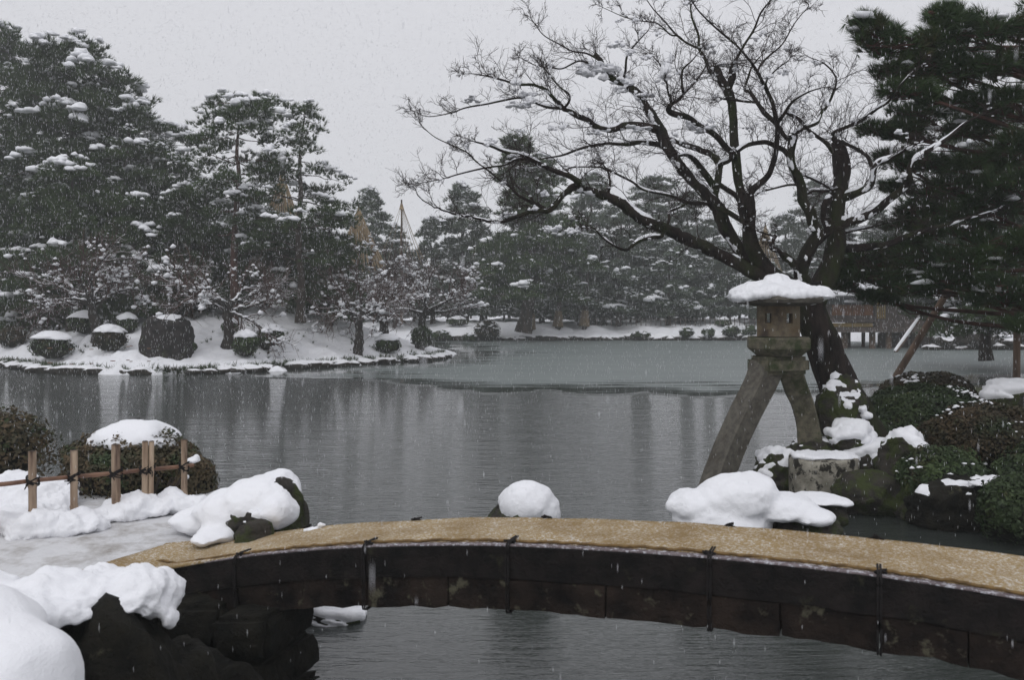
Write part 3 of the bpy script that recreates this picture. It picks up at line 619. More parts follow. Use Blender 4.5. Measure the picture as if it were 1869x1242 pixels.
# ------------------------------------------------------------------ shrubs and rocks
rr_g = random.Random(9)
LEAF = (np.array([[-.5, 0, 0], [0, -.28, .08], [.5, 0, 0], [0, .28, .08]]), np.array([[0, 1, 2], [0, 2, 3]]))
def bush(label, c, s, mat='leaf', leaf=.06, n=2500, seed=0, snow=None, snow_lab=None, cat='shrub', name='clipped_shrub', group=None, core=.86, loose=.05, flecks=0, stems=False):
    """leafy ellipsoid: leaf faces in a shell over a dark inside, optional snow cap (dx,dy,dz,rx,ry,rz)"""
    global rng; keep = rng; rng = np.random.default_rng(seed + 500)
    c = np.asarray(c, float); s = np.asarray(s, float); t = thing(name, label, cat, (c[0], c[1], c[2] - s[2]), group); base = np.array([0, 0, s[2]])
    d = rng.normal(size=(n, 3)); d[:, 2] = np.where(d[:, 2] < -.5, -d[:, 2], d[:, 2]); d /= np.linalg.norm(d, axis=1, keepdims=True)
    lump = 1 + .15 * fbm(d * 2.2 + seed, seed, 3); rr = lump * (1 - np.abs(rng.normal(size=n)) * loose * 1.6)
    pos = d * rr[:, None] * s + base; mb = MB()
    mb.add(*scatter(*LEAF, pos, frames(d / s + rng.normal(size=(n, 3)) * .9), rng.uniform(.6, 1.3, n) * leaf))
    ob('foliage', mesh('foliage', *mb.get(), M[mat], False), t)
    V, T = ico(3); V = V * (1 + .15 * fbm(V * 2.2 + seed, seed, 3))[:, None] * s * core + base; V[:, 2] = np.maximum(V[:, 2], -.02); ob('shade_core', mesh('shade_core', V, T, M['core']), t)  # added solid dark filler, its colour stands in for shade inside the shrub
    if snow is not None:
        dx, dy, dz, rx, ry, rz = snow; V, T = ico(4); V = squash(V, .3); th = np.arctan2(V[:, 1], V[:, 0])
        V = V * np.array([rx, ry, rz]) * (1 + .17 * fbm(V * 2 + seed, seed + 1, 4))[:, None] + [dx, dy, dz] + base
        V[:, 2] -= .35 * s[2] * (np.hypot((V[:, 0] - dx) / s[0], (V[:, 1] - dy) / s[1]) ** 2)
        ob('snow_cap', mesh('snow_cap', V, T, M['snow']), t, label=snow_lab)
    if flecks:
        cl = (d[:, 2] > .3) & (vnoise(d * 2.6, seed + 8) > .18); dd = d[cl][:flecks]; w = rng.uniform(.25, .7, len(dd)) * leaf
        sn = MB(); sn.add(*lumps(dd * s * 1.02 + base, np.c_[w * 1.3, w, w * .7], 1, .4)); ob('snow_flecks', mesh('snow_flecks', *sn.get(), M['snow']), t, kind='stuff')
    rng = keep; return t
def isl_bush(px, py, wpx, hpx, Y, lab, sd, snow=True, mat='leaf', mid=None, **k):
    """px,py: bottom centre in the photo"""
    x = (px - 934.5) / F * Y; z = isl_z(x, Y); s = (wpx / F * Y / 2, wpx / F * Y / 2 * .8, hpx / F * Y / 2)
    sn = (0, 0, s[2] * .92, s[0] * .93, s[1] * .93, .15) if snow else None
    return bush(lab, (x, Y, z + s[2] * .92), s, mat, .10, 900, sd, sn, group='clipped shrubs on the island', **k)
isl_bush(22, 655, 52, 42, 36, 'round brown clipped shrub at the left end of the island, free of snow', 1, False, 'leaf_brown')
isl_bush(95, 668, 78, 52, 33.2, 'wide clipped shrub with drifted snow at the left point of the island', 2)
isl_bush(155, 640, 60, 40, 36, 'low shrub under the leftmost plum tree with a long snow cap', 3)
isl_bush(200, 664, 62, 48, 33.0, 'clipped shrub with a smooth snow cap left of the black rock', 4, mat='leaf_brown')
isl_bush(232, 640, 40, 36, 35.0, 'small snow-topped shrub just left of the black rock', 5)
isl_bush(448, 664, 48, 50, 33.0, 'mushroom-shaped clipped shrub with thick snow cap right of the plum trunk', 6)
isl_bush(505, 675, 44, 42, 32.6, 'square-sided clipped shrub with snow cap at the waterline', 7)
isl_bush(492, 640, 56, 48, 35.0, 'tall clipped shrub on the slope with snow sliding off its top', 8)
isl_bush(420, 600, 30, 28, 36.0, 'small tiered shrub between the plum tree and the red trunk', 9)
isl_bush(708, 622, 46, 34, 38.5, 'shrub with a curl of snow right of the mossy plum trunk', 10)
isl_bush(738, 655, 44, 42, 35.6, 'dark shrub hanging over the water near the island tip', 11, False)
isl_bush(770, 618, 44, 46, 41, 'bright green leafy shrub under the reddish plum tree', 12, False, 'leaf_green')
isl_bush(610, 590, 90, 50, 42, 'twiggy olive shrub on the crest behind the slender pine', 13, False, 'leaf_brown')
isl_bush(348, 668, 22, 20, 33, 'tiny green shrub tucked against the right foot of the black rock', 14, False, 'leaf_green')
isl_bush(355, 575, 70, 40, 43, 'dark hedge-like shrub behind the top of the black rock', 15, True)
isl_bush(575, 575, 60, 50, 44, 'leafy shrub in the gap behind the crest', 16, False)
isl_bush(796, 646, 36, 26, 37.6, 'small dark shrub at the very tip of the island', 17, False)

def rock(label, c, s, mat='rock_dark', seed=0, snow=None, cat='rock', group=None, name='garden_rock', sub=4, planes=9, amp=.06, snow_n=None, shell=None):
    c = np.asarray(c, float); t = thing(name, label, cat, (c[0], c[1], c[2] - s[2]), group)
    V, T = rockmesh(c, s, seed, 5 if shell else sub, planes, amp); ob('stone', mesh('stone', V - np.array(t.location), T, M[mat]), t)
    if shell:
        V, T = snowshell(V, T, *shell, seed=seed); ob('snow_cap', mesh('snow_cap', V - np.array(t.location), T, M['snow']), t)
    elif snow:
        V, T = blobmesh([tuple(np.array(e[:3]) + c) + tuple(e[3:]) for e in snow], voxel=max(.02, min(s) * .06), smooth=6, amp=min(.03, .06 * s[0]), nscale=3 / max(s), seed=seed)
        ob('snow_cap', mesh('snow_cap', V - np.array(t.location), T, M['snow']), t)
    return t
# black upright rock
c = P(307, 630, 32.6); t = thing('standing_rock', 'large black upright rock with snow cap on the island edge', 'rock', (c[0], 32.6, 0))
V, T = ico(5); V = V.copy(); V = np.sign(V) * np.abs(V) ** .45; V[:, 0] *= 1 + .03 * V[:, 2]; V[:, 2] -= .10 * V[:, 0]; V = V * (1 + (.08 * fbm(V * 1.6, 3, 4) + .05 * fbm(V * 6, 4, 4)))[:, None] * [.82, .7, 1.10] + [c[0], 32.6, .92]
mb = MB(); mb.add(V, T); mb.ob('stone', M['rock_dark'], t); V, T = snowshell(V, T, .88, .10, 2.2, .3, .03, 2); mb = MB(); mb.add(V, T); mb.ob('snow_cap', M['snow'], t)
rg = MB(); gp = []
for p in smoothpath([G(a_, b_) for a_, b_ in isl_px[2:]], 60):
    if rr_g.random() < .75: gp += [(p[0] + rr_g.uniform(-.12, .12), p[1] + rr_g.uniform(-.05, .35), rr_g.uniform(.0, .22)) for _ in range(4)]
gp = np.array(gp); rg.add(*scatter(*TUFT_M, gp, frames(rng.normal(size=(len(gp), 3)) * .5 + [0, 0, .6]), rng.uniform(.08, .30, len(gp))))
for _ in range(420):
    px_, py_ = rr_g.uniform(60, 800), rr_g.uniform(610, 668); y_ = rr_g.uniform(33, 41); x_ = (px_ - 934.5) / F * y_
    if isl_z(x_, y_) > .3 and vnoise(np.array([[x_ * .6, y_ * .6, 0]]), 77)[0] > .1: rg.add(*scatter(*TUFT_M, np.array([[x_, y_, isl_z(x_, y_) + .01]]), frames(rng.normal(size=(1, 3)) * .4 + [0, 0, .7]), np.array([rr_g.uniform(.08, .26)])))
rg.ob('rim_grass', M['leaf'], None, False, kind='stuff', label='dark ragged grass and moss fringing the island waterline')
rr = random.Random(4)
edge = smoothpath([G(a, b) for a, b in isl_px[2:]], 9)
k = 0
for i, p in enumerate(edge):
    px = 934.5 + p[0] / p[1] * F
    if i % 1 == 0 and not 270 < px < 345 and not 480 < px < 528:
        s = rr.uniform(.16, .38); me = mesh('stone', *rockmesh((0, 0, 0), (s * 1.5, s, s * .62), 200 + i, 3), M['rock_shore'])
        o = ob('shore_stone', me, loc=(p[0] + rr.uniform(-.2, .2), p[1] + rr.uniform(.0, .25), .08), label='small dark stone in the rim along the island waterline', cat='stone', group='rim stones of the island')
        k += 1
G_FR = 'rocks along the far waterline'
for i, px in enumerate(list(range(830, 1380, 17)) + list(range(1700, 1900, 16))):
    x0 = (px - 934.5) / F * 60; Y = float(shoreY(np.array([x0]))[0]); x = (px - 934.5) / F * Y; s = rr.uniform(.3, .62)
    o = ob('shore_stone', mesh('stone', *rockmesh((0, 0, 0), (s * 1.6, s, s * .7), 300 + i, 3), M['rock_shore']), loc=(x, Y + rr.uniform(-.1, .4), .1), label='snow-dusted dark rock along the far waterline', cat='stone', group=G_FR)
# far shore clipped shrubs
def far_bush(px, py, wpx, hpx, Y, lab, sd, snow=False, mat='leaf'):
    c = P(px, py, Y); s = (wpx / F * Y / 2, wpx / F * Y / 2 * .8, hpx / F * Y / 2)
    x, z = c[0], c[2]; z = max(z, s[2] * .7)
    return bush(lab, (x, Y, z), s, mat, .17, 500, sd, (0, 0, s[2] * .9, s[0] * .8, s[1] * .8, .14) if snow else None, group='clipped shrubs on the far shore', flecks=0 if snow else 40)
far_bush(1253, 608, 27, 20, 61.5, 'round clipped shrub on the far snow bank, leftmost of the row by the lantern', 31)
far_bush(1293, 608, 24, 19, 61.5, 'round clipped shrub in the middle of the far row left of the lantern', 32)
far_bush(1335, 606, 32, 22, 61.5, 'larger round shrub of the far row just left of the lantern body', 33)
far_bush(1368, 605, 28, 22, 62, 'round shrub of the far row partly hidden by the lantern', 34)
far_bush(888, 607, 50, 44, 61, 'dark mounded shrub at the foot of the leaning far pine', 35, False, 'leaf_brown')
far_bush(806, 618, 36, 24, 60.5, 'grey clipped shrub behind the tip of the island', 36)
far_bush(858, 618, 26, 18, 60.3, 'small shrub in the snow left of the leaning far pine', 37)
far_bush(835, 588, 40, 16, 64, 'low flat shrub with snow lid behind the far bank', 38, True)
far_bush(1170, 612, 34, 14, 61, 'low ragged shrub at the far waterline below the maple', 39)
far_bush(1320, 590, 30, 16, 65, 'snow-heaped shrub behind the low rope fence', 40, True)
# far fence
ft = thing('rope_fence', 'low thin fence running along the top of the far snow bank', 'fence', P(1230, 596, 64))
for i, px in enumerate(range(1080, 1385, 9)):
    p = P(px, 0, 64); mb = MB(); mb.add(*tube([(p[0], 64, 1.0), (p[0], 64, 1.6)], .03, 5)); mb.ob('post', M['wood_dark'], ft)
mb = MB(); mb.add(*tube([P(1078, 592, 64) * [1, 1, 0] + [0, 0, 1.45], P(1386, 592, 64) * [1, 1, 0] + [0, 0, 1.45]], .02, 5)); mb.ob('rail', M['wood_dark'], ft)
for px, lab in ((1018, 'straw-wrapped trunk right of the leaning far pine'), (1066, 'straw-wrapped trunk furthest right of the pair below the maple bough'), (968, 'straw-wrapped trunk close behind the leaning far pine')):
    Y = 63.5; x = (px - 934.5) / F * Y; zb = far_z(x, Y); t = thing('straw_wrapped_trunk', lab, 'tree', (x, Y, zb - .05))
    mb = MB(); mb.add(*tube([(x, Y, zb - .1), (x + .1, Y, zb + 1.8), (x + .3, Y, zb + 4.2)], [.22, .16, .1], 8)); mb.ob('trunk', M['bark'], t)
    mb = MB(); mb.add(*tube([(x, Y, zb + .15), (x + .03, Y, zb + .6), (x + .07, Y, zb + 1.3)], [.42, .36, .26], 10)); mb.ob('straw_wrap', M['straw'], t)

# rope tents (snow guards)
def rope_tent(px, top, bot, wpx, Y, zb, label, n=40, rr_=.022, right_only=False):
    x = (px - 934.5) / F * Y; t = thing('rope_tent', label, 'snow guard', (x, Y, zb)); zt = H - (top - HY) / F * Y; z1 = H - (bot - HY) / F * Y; Rd = wpx / F * Y / 2
    mb = MB(); mb.add(*tube([(x, Y, zb), (x, Y, zt + .25)], [.09, .05], 6)); mb.ob('pole', M['wood_pole'], t)
    mb = MB(); mb.add(*tube([(x, Y, zt - .35), (x, Y, zt + .05)], [.16, .05], 7)); mb.ob('straw_knot', M['straw_rope'], t)
    for i in range(n):
        a = 2 * np.pi * i / n + rr.uniform(-.05, .05)
        if right_only and (math.cos(a) < -.2 and i % 3): continue
        e = np.array([x + Rd * math.cos(a), Y + Rd * math.sin(a), z1 + rr.uniform(-.2, .2)]); s = np.array([x, Y, zt]); m = (s + e) / 2 - [0, 0, .1]
        mb = MB(); mb.add(*tube([s, m, e], rr_, 3, False)); mb.ob('rope', M['straw_rope'], t)
rope_tent(655, 380, 492, 96, 50, 1.2, 'dense tan cone of straw ropes over a tree behind the island', 64, .035)
rope_tent(733, 372, 478, 80, 54, 1.2, 'tall bare pole with few fine ropes beside the dense rope cone', 16, .013, True)
rope_tent(515, 312, 440, 92, 50, 1.2, 'tan rope cone half hidden behind the slender island pine', 48, .03)
rope_tent(1397, 412, 505, 66, 70, 1.2, 'small far rope cone glimpsed through the maple trunks', 36, .04)

# ------------------------------------------------------------------ teahouse on stilts
TY = 50.0
th = thing('teahouse', 'old dark wooden teahouse standing on stilts over the pond', 'building', P(1640, 637, TY) * [1, 1, 0])
def tb(name, x0, x1, y0, y1, Yf, dep, mat, snow=None, label=None, parent=th):
    a = P(x0, y1, Yf); b = P(x1, y0, Yf); V, T = box(((a[0] + b[0]) / 2, Yf + dep / 2, (a[2] + b[2]) / 2), (b[0] - a[0], dep, b[2] - a[2]))
    mb = MB(); mb.add(V, T); return mb.ob(name, M[mat], parent, False, label=label)
tb('wall', 1506, 1596, 546, 589, TY + .25, 3.4, 'wood_dark'); tb('wall', 1597, 1702, 530, 600, TY + .1, 4.5, 'wood_dark'); tb('wall', 1703, 1862, 552, 622, TY + 2, 4, 'wood_dark')
for x in (1508, 1536, 1565): tb('plaster_panel', x, x + 26, 546.5, 555, TY + .2, .04, 'plaster')
for x in (1519, 1538, 1557, 1576): tb('shoji_panel', x, x + 17.6, 557, 576, TY + .18, .06, 'shoji', label='orange-brown paper screen')
tb('shoji_panel', 1600, 1617.5, 543, 582, TY + .02, .07, 'ochre', label='tall yellow lattice panel')
for k in range(5): tb('lattice_bar', 1600 + k * 4.2, 1600.7 + k * 4.2, 543, 582, TY - .03, .04, 'wood_dark')
for x in (1519, 1557): tb('floor_board', x, x + 36, 590, 597, TY - .12, .1, 'ochre')
tb('railing', 1506, 1596, 578, 580, TY - .35, .08, 'wood_dark'); tb('railing', 1506, 1596, 585, 587, TY - .35, .08, 'wood_dark')
for k in range(10): tb('railing_post', 1508 + k * 9.4, 1509 + k * 9.4, 577, 589, TY - .25, .06, 'wood_dark')
tb('floor_beam', 1504, 1700, 598.5, 607, TY - .4, 4.3, 'wood_dark'); tb('floor_beam', 1700.5, 1862, 610, 620, TY + 1.6, 4.6, 'wood_dark')
for x in (1541, 1565, 1576, 1592, 1604, 1622, 1640, 1660, 1684):
    w = 5.5 if x in (1541, 1592, 1622) else 3.5; a = P(x, 0, TY)[0]; mb = MB(); mb.add(*tube([(a, TY + (0 if w > 5 else 2.2), -.5), (a, TY + (0 if w > 5 else 2.2), .98)], w / F * TY, 10)); mb.ob('stilt', M['wood_pole'], th)
for x in (1612, 1632, 1650, 1672, 1690): tb('underfloor_wall', x - 9, x + 8, 607.5, 637, TY + 1.2, .1, 'wood_dark')
def roof(x0, x1, ye, yr, Yf, dep, lab=None, sn=True, parent=th):
    a = P(x0, ye, Yf); b = P(x1, ye, Yf); zr = P(x0, yr, Yf)[2]; z = a[2]; ym = Yf + dep / 2; i = .18 * (b[0] - a[0])
    lo = np.array([(a[0], Yf, z), (b[0], Yf, z), (b[0], Yf + dep, z), (a[0], Yf + dep, z)]); up = np.array([(a[0] + i, ym, zr), (b[0] - i, ym, zr)])
    V = np.vstack([lo, up, lo - [0, 0, .12]]); Q = [[0, 1, 5, 4], [2, 3, 4, 5], [0, 4, 3, 3], [1, 2, 5, 5], [6, 7, 1, 0], [7, 8, 2, 1], [8, 9, 3, 2], [9, 6, 0, 3], [9, 8, 7, 6]]
    T = np.array([t for t in quads(Q) if len(set(t)) == 3]); mb = MB(); mb.add(V, T); r0 = mb.ob('roof', M['roof'], parent, False, label=lab)
    if sn:
        V2 = V.copy(); V2[:6] += [0, 0, .16]; V2[6:] = lo + [0, 0, .004]; n = 14; mb = MB()
        c = V2[:6].mean(0); V2[:, :2] = c[:2] + (V2[:, :2] - c[:2]) * .97; mb.add(V2, T); mb.ob('roof_snow', M['snow_far'], parent)
roof(1498, 1597, 541, 512, TY - .7, 5.5); roof(1594, 1712, 530, 492, TY - .9, 7); roof(1700, 1800, 551, 520, TY + 1, 6); roof(1796, 1880, 560, 532, TY + .6, 6)
tb('shoji_panel', 1760, 1790, 575, 608, TY + 1.9, .08, 'ochre', label='yellow lattice wall at the landward end')
for k in range(6): tb('lattice_bar', 1760 + k * 5.8, 1760.8 + k * 5.8, 574, 609, TY + 1.85, .04, 'wood_dark')
sp = thing('leaning_prop', 'slanting pole with a line of snow in front of the teahouse', 'pole', P(1635, 640, 46)); mb = MB(); a, b = P(1634, 644, 46), P(1686, 572, 46)
mb.add(*tube([a, b], .09, 7)); mb.ob('pole', M['wood_pole'], sp); mb = MB(); mb.add(*tube([a + [-.03, -.02, .09], (a + b) / 2 + [-.03, -.02, .09], b + [-.03, -.02, .09]], [.08, .1, .07], 6)); mb.ob('snow_line', M['snow'], sp)
for i, (px, py, w, h, lab) in enumerate([(1722, 618, 30, 24, 'snowy rock nearest the teahouse stilts'), (1752, 612, 34, 30, 'snowy rock below the yellow lattice wall'), (1795, 618, 46, 38, 'pointed snow-striped rock right of the yellow lattice'), (1832, 622, 34, 24, 'low snowy rock toward the vertical pole'), (1868, 616, 40, 30, 'snowy rock by the vertical pole at the right edge')]):
    c = P(px, py, 48.8); s = (w / F * 49 / 2 * 1.2, .8, h / F * 49 / 2 * 1.2)
    rock(lab, (c[0], 48.8, max(.35, c[2] - .1)), s, 'rock_shore', 330 + i, [(-.1, -.1, s[2] * .75, s[0] * .75, .6, .18, .3), (.25, .2, s[2] * .6, s[0] * .4, .5, .16, .3)], group='snowy rocks by the teahouse')

# ------------------------------------------------------------------ stone lantern with two spread legs
LY = 11.1; px2m = LY / F
lx = (1420 - 934.5) * px2m; lan = thing('stone_lantern', 'two-legged stone lantern with a thick heap of snow on its broad cap', 'lantern', (lx, LY, 0))
def zpx(py, Y=LY): return H - (py - HY) / F * Y
def prism(sides, rows, rot=0, squ=1.0):
    """rows: (radius, z) from bottom to top"""
    a = np.linspace(0, 2 * np.pi, sides, endpoint=False) + rot; n = len(rows)
    V = np.array([[r * math.cos(t) + lx, r * math.sin(t) * squ + LY, z] for r, z in rows for t in a]); i = np.arange(n * sides).reshape(n, sides); nx = np.roll(i, -1, 1)
    T = quads(np.stack([i[:-1], nx[:-1], nx[1:], i[1:]], -1).reshape(-1, 4)); c = len(V)
    V = np.vstack([V, [lx, LY, rows[0][1]], [lx, LY, rows[-1][1]]]); T = np.vstack([T, np.c_[np.full(sides, c), nx[0], i[0]], np.c_[np.full(sides, c + 1), i[-1], nx[-1]]]); return V, T
def rough(V, a=.006, s=9, sd=0): return V + fbm(V * s, sd, 3)[:, None] * a * np.array([1, 1, 1])
def sub_prism(sides, rows, rot, seg=7, squ=1.0):
    rr2 = []
    for (r0, z0), (r1, z1) in zip(rows[:-1], rows[1:]):
        m = max(1, int(max(abs(z1 - z0), abs(r1 - r0)) / .04))
        for j in range(m): rr2.append((r0 + (r1 - r0) * j / m, z0 + (z1 - z0) * j / m))
    rr2.append(rows[-1]); a = np.linspace(0, 2 * np.pi, sides, endpoint=False) + rot; ring = []
    for i in range(sides):
        p, q = np.array([math.cos(a[i]), math.sin(a[i])]), np.array([math.cos(a[(i + 1) % sides]), math.sin(a[(i + 1) % sides])])
        for j in range(seg): ring.append(p + (q - p) * j / seg)
    ring = np.array(ring); m = len(ring); n = len(rr2)
    V = np.array([[r * x + lx, r * y * squ + LY, z] for r, z in rr2 for x, y in ring]); i = np.arange(n * m).reshape(n, m); nx = np.roll(i, -1, 1)
    T = quads(np.stack([i[:-1], nx[:-1], nx[1:], i[1:]], -1).reshape(-1, 4)); c = len(V)
    V = np.vstack([V, [lx, LY, rows[0][1]], [lx, LY, rows[-1][1]]]); T = np.vstack([T, np.c_[np.full(m, c), nx[0], i[0]], np.c_[np.full(m, c + 1), i[-1], nx[-1]]]); return rough(V, .004, 8, seg), T
rot = R(12)
def lpart(name, VT, mat, parent=lan, smooth=False, label=None):
    mb = MB(); mb.add(*VT); return mb.ob(name, M[mat], parent, smooth, label=label)
Rm = 1.0
capo = lpart('cap', sub_prism(6, [(.34, zpx(559)), (.60, zpx(553)), (.625, zpx(547)), (.58, zpx(541)), (.30, zpx(527)), (.08, zpx(520))], rot), 'granite')
lpart('platform', sub_prism(6, [(.31, zpx(649)), (.415, zpx(637)), (.425, zpx(635)), (.425, zpx(618)), (.41, zpx(615))], rot + R(6)), 'granite_mossy')
# fire box: six posts and panels with real window openings
zb, zt = zpx(614), zpx(556); Rf = .295
for i in range(6):
    a0 = rot + R(4) + i * np.pi / 3; a1 = a0 + np.pi / 3; p = np.array([math.cos(a0), math.sin(a0)]) * Rf; q = np.array([math.cos(a1), math.sin(a1)]) * Rf; u = (q - p); w = np.linalg.norm(u); u /= w; nrm = np.array([u[1], -u[0]]); mid = (p + q) / 2; ang = math.atan2(u[1], u[0]); c, s_ = math.cos(ang), math.sin(ang); RM = np.array([[c, -s_, 0], [s_, c, 0], [0, 0, 1]])
    mb = MB(); th_ = .05; hz_ = zt - zb; ww = w * .30; w0, w1 = zb + hz_ * .42, zb + hz_ * .72
    def fb(x0, x1, z0, z1):
        cc = np.array([mid[0] + u[0] * (x0 + x1) / 2 - nrm[0] * th_ / 2 + lx, mid[1] + u[1] * (x0 + x1) / 2 - nrm[1] * th_ / 2 + LY, (z0 + z1) / 2]); mb.add(*box(cc, (x1 - x0, th_, z1 - z0), RM))
    if i % 3 != 9:
        fb(-w / 2, -ww / 2, zb, zt); fb(ww / 2, w / 2, zb, zt); fb(-ww / 2, ww / 2, zb, w0); fb(-ww / 2, ww / 2, w1, zt)
    mb.ob('fire_box_panel', M['granite_rust'], lan, False)
lpart('neck', bevbox((lx, LY, (zpx(649) + zpx(683)) / 2), (.62, .52, zpx(650) - zpx(682)), .05, R(14), .006, 3), 'granite_mossy')
def leg(cl, wx, wy, name='leg', mat='granite', tw=.3):
    pth = smoothpath(cl, 6); n = len(pth); t = np.gradient(pth, axis=0); t /= np.linalg.norm(t, axis=1, keepdims=True)
    side = np.cross(t, [0, 1, 0]); side /= np.linalg.norm(side, axis=1, keepdims=True); dep = np.cross(side, t)
    wv = np.interp(np.linspace(0, 1, n), np.linspace(0, 1, len(wx)), wx) / 2; dv = np.interp(np.linspace(0, 1, n), [0, 1], wy) / 2
    cs = []
    ring = [(-1, -.85), (-.9, -1), (-.3, -1), (.3, -1), (.9, -1), (1, -.85), (1, 0), (1, .85), (.9, 1), (0, 1), (-.9, 1), (-1, .85), (-1, 0)]
    ct, st = math.cos(tw), math.sin(tw); ring = [(a * ct - b * st, a * st + b * ct) for a, b in ring]; m = len(ring)
    V = np.array([pth[i] + side[i] * a * wv[i] + dep[i] * b * dv[i] for i in range(n) for a, b in ring]); i = np.arange(n * m).reshape(n, m); nx = np.roll(i, -1, 1)
    T = quads(np.stack([i[:-1], nx[:-1], nx[1:], i[1:]], -1).reshape(-1, 4)); c = len(V); V = np.vstack([V, pth[0], pth[-1]])
    T = np.vstack([T, np.c_[np.full(m, c), nx[0], i[0]], np.c_[np.full(m, c + 1), i[-1], nx[-1]]]); mb = MB(); mb.add(rough(V, .006, 7, 5), T); return mb.ob(name, M[mat], lan, False)
# the left leg comes toward the viewer into the water, the right leg stands on the rocks
leg([P(1400, 668, 11.05), P(1388, 700, 11.0), P(1360, 755, 10.9), P(1334, 812, 10.8), P(1312, 870, 10.7), P(1296, 925, 10.6)], [.32, .29, .28, .28, .31], [.32, .34], 'leg', 'granite', .42)
leg([P(1440, 668, 11.15), P(1450, 700, 11.25), P(1464, 735, 11.35), P(1474, 775, 11.4), P(1478, 806, 11.4)], [.30, .29, .27, .28, .30], [.32, .32], 'leg', 'granite_mossy', -.35)
V, T = blobmesh([(lx - .10, LY, zpx(541) + .0, .56, .54, .19, .2), (lx + .20, LY - .05, zpx(542), .47, .46, .17, .2), (lx - .02, LY, zpx(524), .20, .22, .17, .5), (lx - .3, LY - .05, zpx(541), .30, .36, .10, .2), (lx + .05, LY, zpx(535), .42, .42, .16, .3), (lx + .40, LY - .1, zpx(545), .2, .3, .10, .6), (lx - .45, LY - .12, zpx(545), .2, .3, .10, .6), (lx + .0, LY - .3, zpx(543), .4, .22, .13, .6)], .018, 5, .035, 5, 3, .006)
mb = MB(); mb.add(V, T); mb.ob('snow_heap', M['snow'], lan)

# ------------------------------------------------------------------ maple: limbs traced in the photo, each given its own depth
mp = thing('maple_tree', 'big bare maple with black spreading limbs and clots of snow behind the stone lantern', 'tree', P(1566, 790, 12.2))
base_Y = 12.2
limbs = []; pool = []
def limb(pts, dd, name='limb', root_Y=None):
    """pts (px, py, radius px); dd depth change to the tip; depth at the root is taken from the nearest limb so far"""
    pts = [tuple(q) for q in pts]; x0, y0 = pts[0][:2]
    if root_Y is None:
        A = np.array(pool); i = np.argmin((A[:, 0] - x0) ** 2 + (A[:, 1] - y0) ** 2); root_Y = A[i, 2]
        if np.hypot(A[i, 0] - x0, A[i, 1] - y0) < 30: pts = [(A[i, 0], A[i, 1], pts[0][2])] + pts[1:] if np.hypot(A[i, 0] - pts[1][0], A[i, 1] - pts[1][1]) > 6 else pts
    n = len(pts); Ys = root_Y + dd * (np.linspace(0, 1, n) ** .9)
    W_ = np.array([P(a, b, y) for (a, b, _), y in zip(pts, Ys)]); rd = np.array([r * y / F for (_, _, r), y in zip(pts, Ys)])
    pth = smoothpath(W_, 5); rad = np.interp(np.linspace(0, 1, len(pth)), np.linspace(0, 1, n), rd); rad = rad * (1 + .07 * vnoise(pth * 6, 2)) ; rad = np.maximum(rad, .003)
    jit = np.stack([vnoise(pth * 3, 11), vnoise(pth * 3, 12), vnoise(pth * 3, 13)], -1) * np.minimum(rad, .03)[:, None] * .7
    pth = pth + jit; limbs.append((pth, rad))
    for q, y in zip(smoothpath(np.array([[a, b, y] for (a, b, _), y in zip(pts, Ys)]), 5), range(9999)): pool.append(tuple(q))
    V, T = tube(pth, rad, 12 if rd[0] > .05 else 7); V = V + (fbm(V * np.array([14, 14, 5]), 3, 3) * .012)[:, None] * (1 if rd[0] > .06 else 0)
    mb = MB(); mb.add(V, T); mb.ob(name, M['bark_maple'], mp)
limb([(1572, 812, 54), (1556, 770, 44), (1530, 705, 36), (1506, 640, 31), (1484, 585, 29), (1472, 545, 30), (1470, 515, 27)], -.1, 'trunk', 12.2)
limb([(1478, 560, 26), (1500, 520, 22), (1518, 480, 18), (1526, 440, 17), (1524, 410, 16), (1526, 380, 16), (1530, 355, 15), (1535, 330, 14.5), (1535, 300, 15), (1532, 278, 14), (1528, 258, 11)], .3)
limb([(1465, 540, 22), (1430, 520, 20), (1404, 496, 16), (1378, 460, 14), (1368, 421, 12), (1367, 387, 11), (1368, 351, 8.5)], -.3)
limb([(1462, 548, 20), (1404, 513, 15), (1357, 488, 12), (1314, 466, 11), (1271, 443, 11), (1233, 426, 11), (1186, 408, 10), (1153, 389, 9), (1132, 370, 9), (1104, 356, 9), (1074, 348, 8), (1048, 341, 7.5), (1038, 347, 6), (1025, 358, 5), (1014, 376, 4.5), (1001, 386, 4.5), (971, 388, 4), (939, 397, 3.5), (907, 407, 2.6), (879, 400, 2.2), (847, 394, 1.8), (821, 388, 1.5), (794, 378, 1.2), (768, 363, 1), (759, 348, .6)], -1.8)
limb([(1420, 515, 16), (1389, 503, 13), (1368, 481, 12), (1346, 451, 11), (1327, 421, 12), (1318, 396, 12), (1310, 376, 12), (1293, 359, 11), (1276, 340, 10), (1250, 314, 10), (1233, 291, 9.5), (1216, 265, 10), (1208, 242, 10), (1193, 214, 8), (1180, 193, 7.5), (1161, 169, 8), (1135, 154, 6), (1103, 133, 4.5), (1095, 111, 4), (1087, 98, 4)], .9)
limb([(1050, 339, 7), (1057, 333, 7), (1040, 322, 5.5), (1008, 311, 4.5), (975, 296, 4), (954, 286, 3.5), (922, 279, 3), (901, 269, 2.5), (886, 263, 2), (866, 258, 1.5)], -.9)
limb([(965, 292, 3), (943, 292, 2.5), (922, 301, 2), (894, 305, 1.8), (868, 310, 1.6), (836, 318, 1.4), (811, 326, 1.1), (783, 332, .9), (751, 336, .6)], .5)
limb([(1001, 382, 3.5), (986, 376, 3.2), (965, 367, 3), (943, 354, 2.5), (933, 343, 2), (911, 328, 1.8), (890, 311, 1.7), (868, 294, 1.5), (853, 279, 1.4), (826, 266, 1.1), (794, 251, .9), (768, 228, .6)], .9)
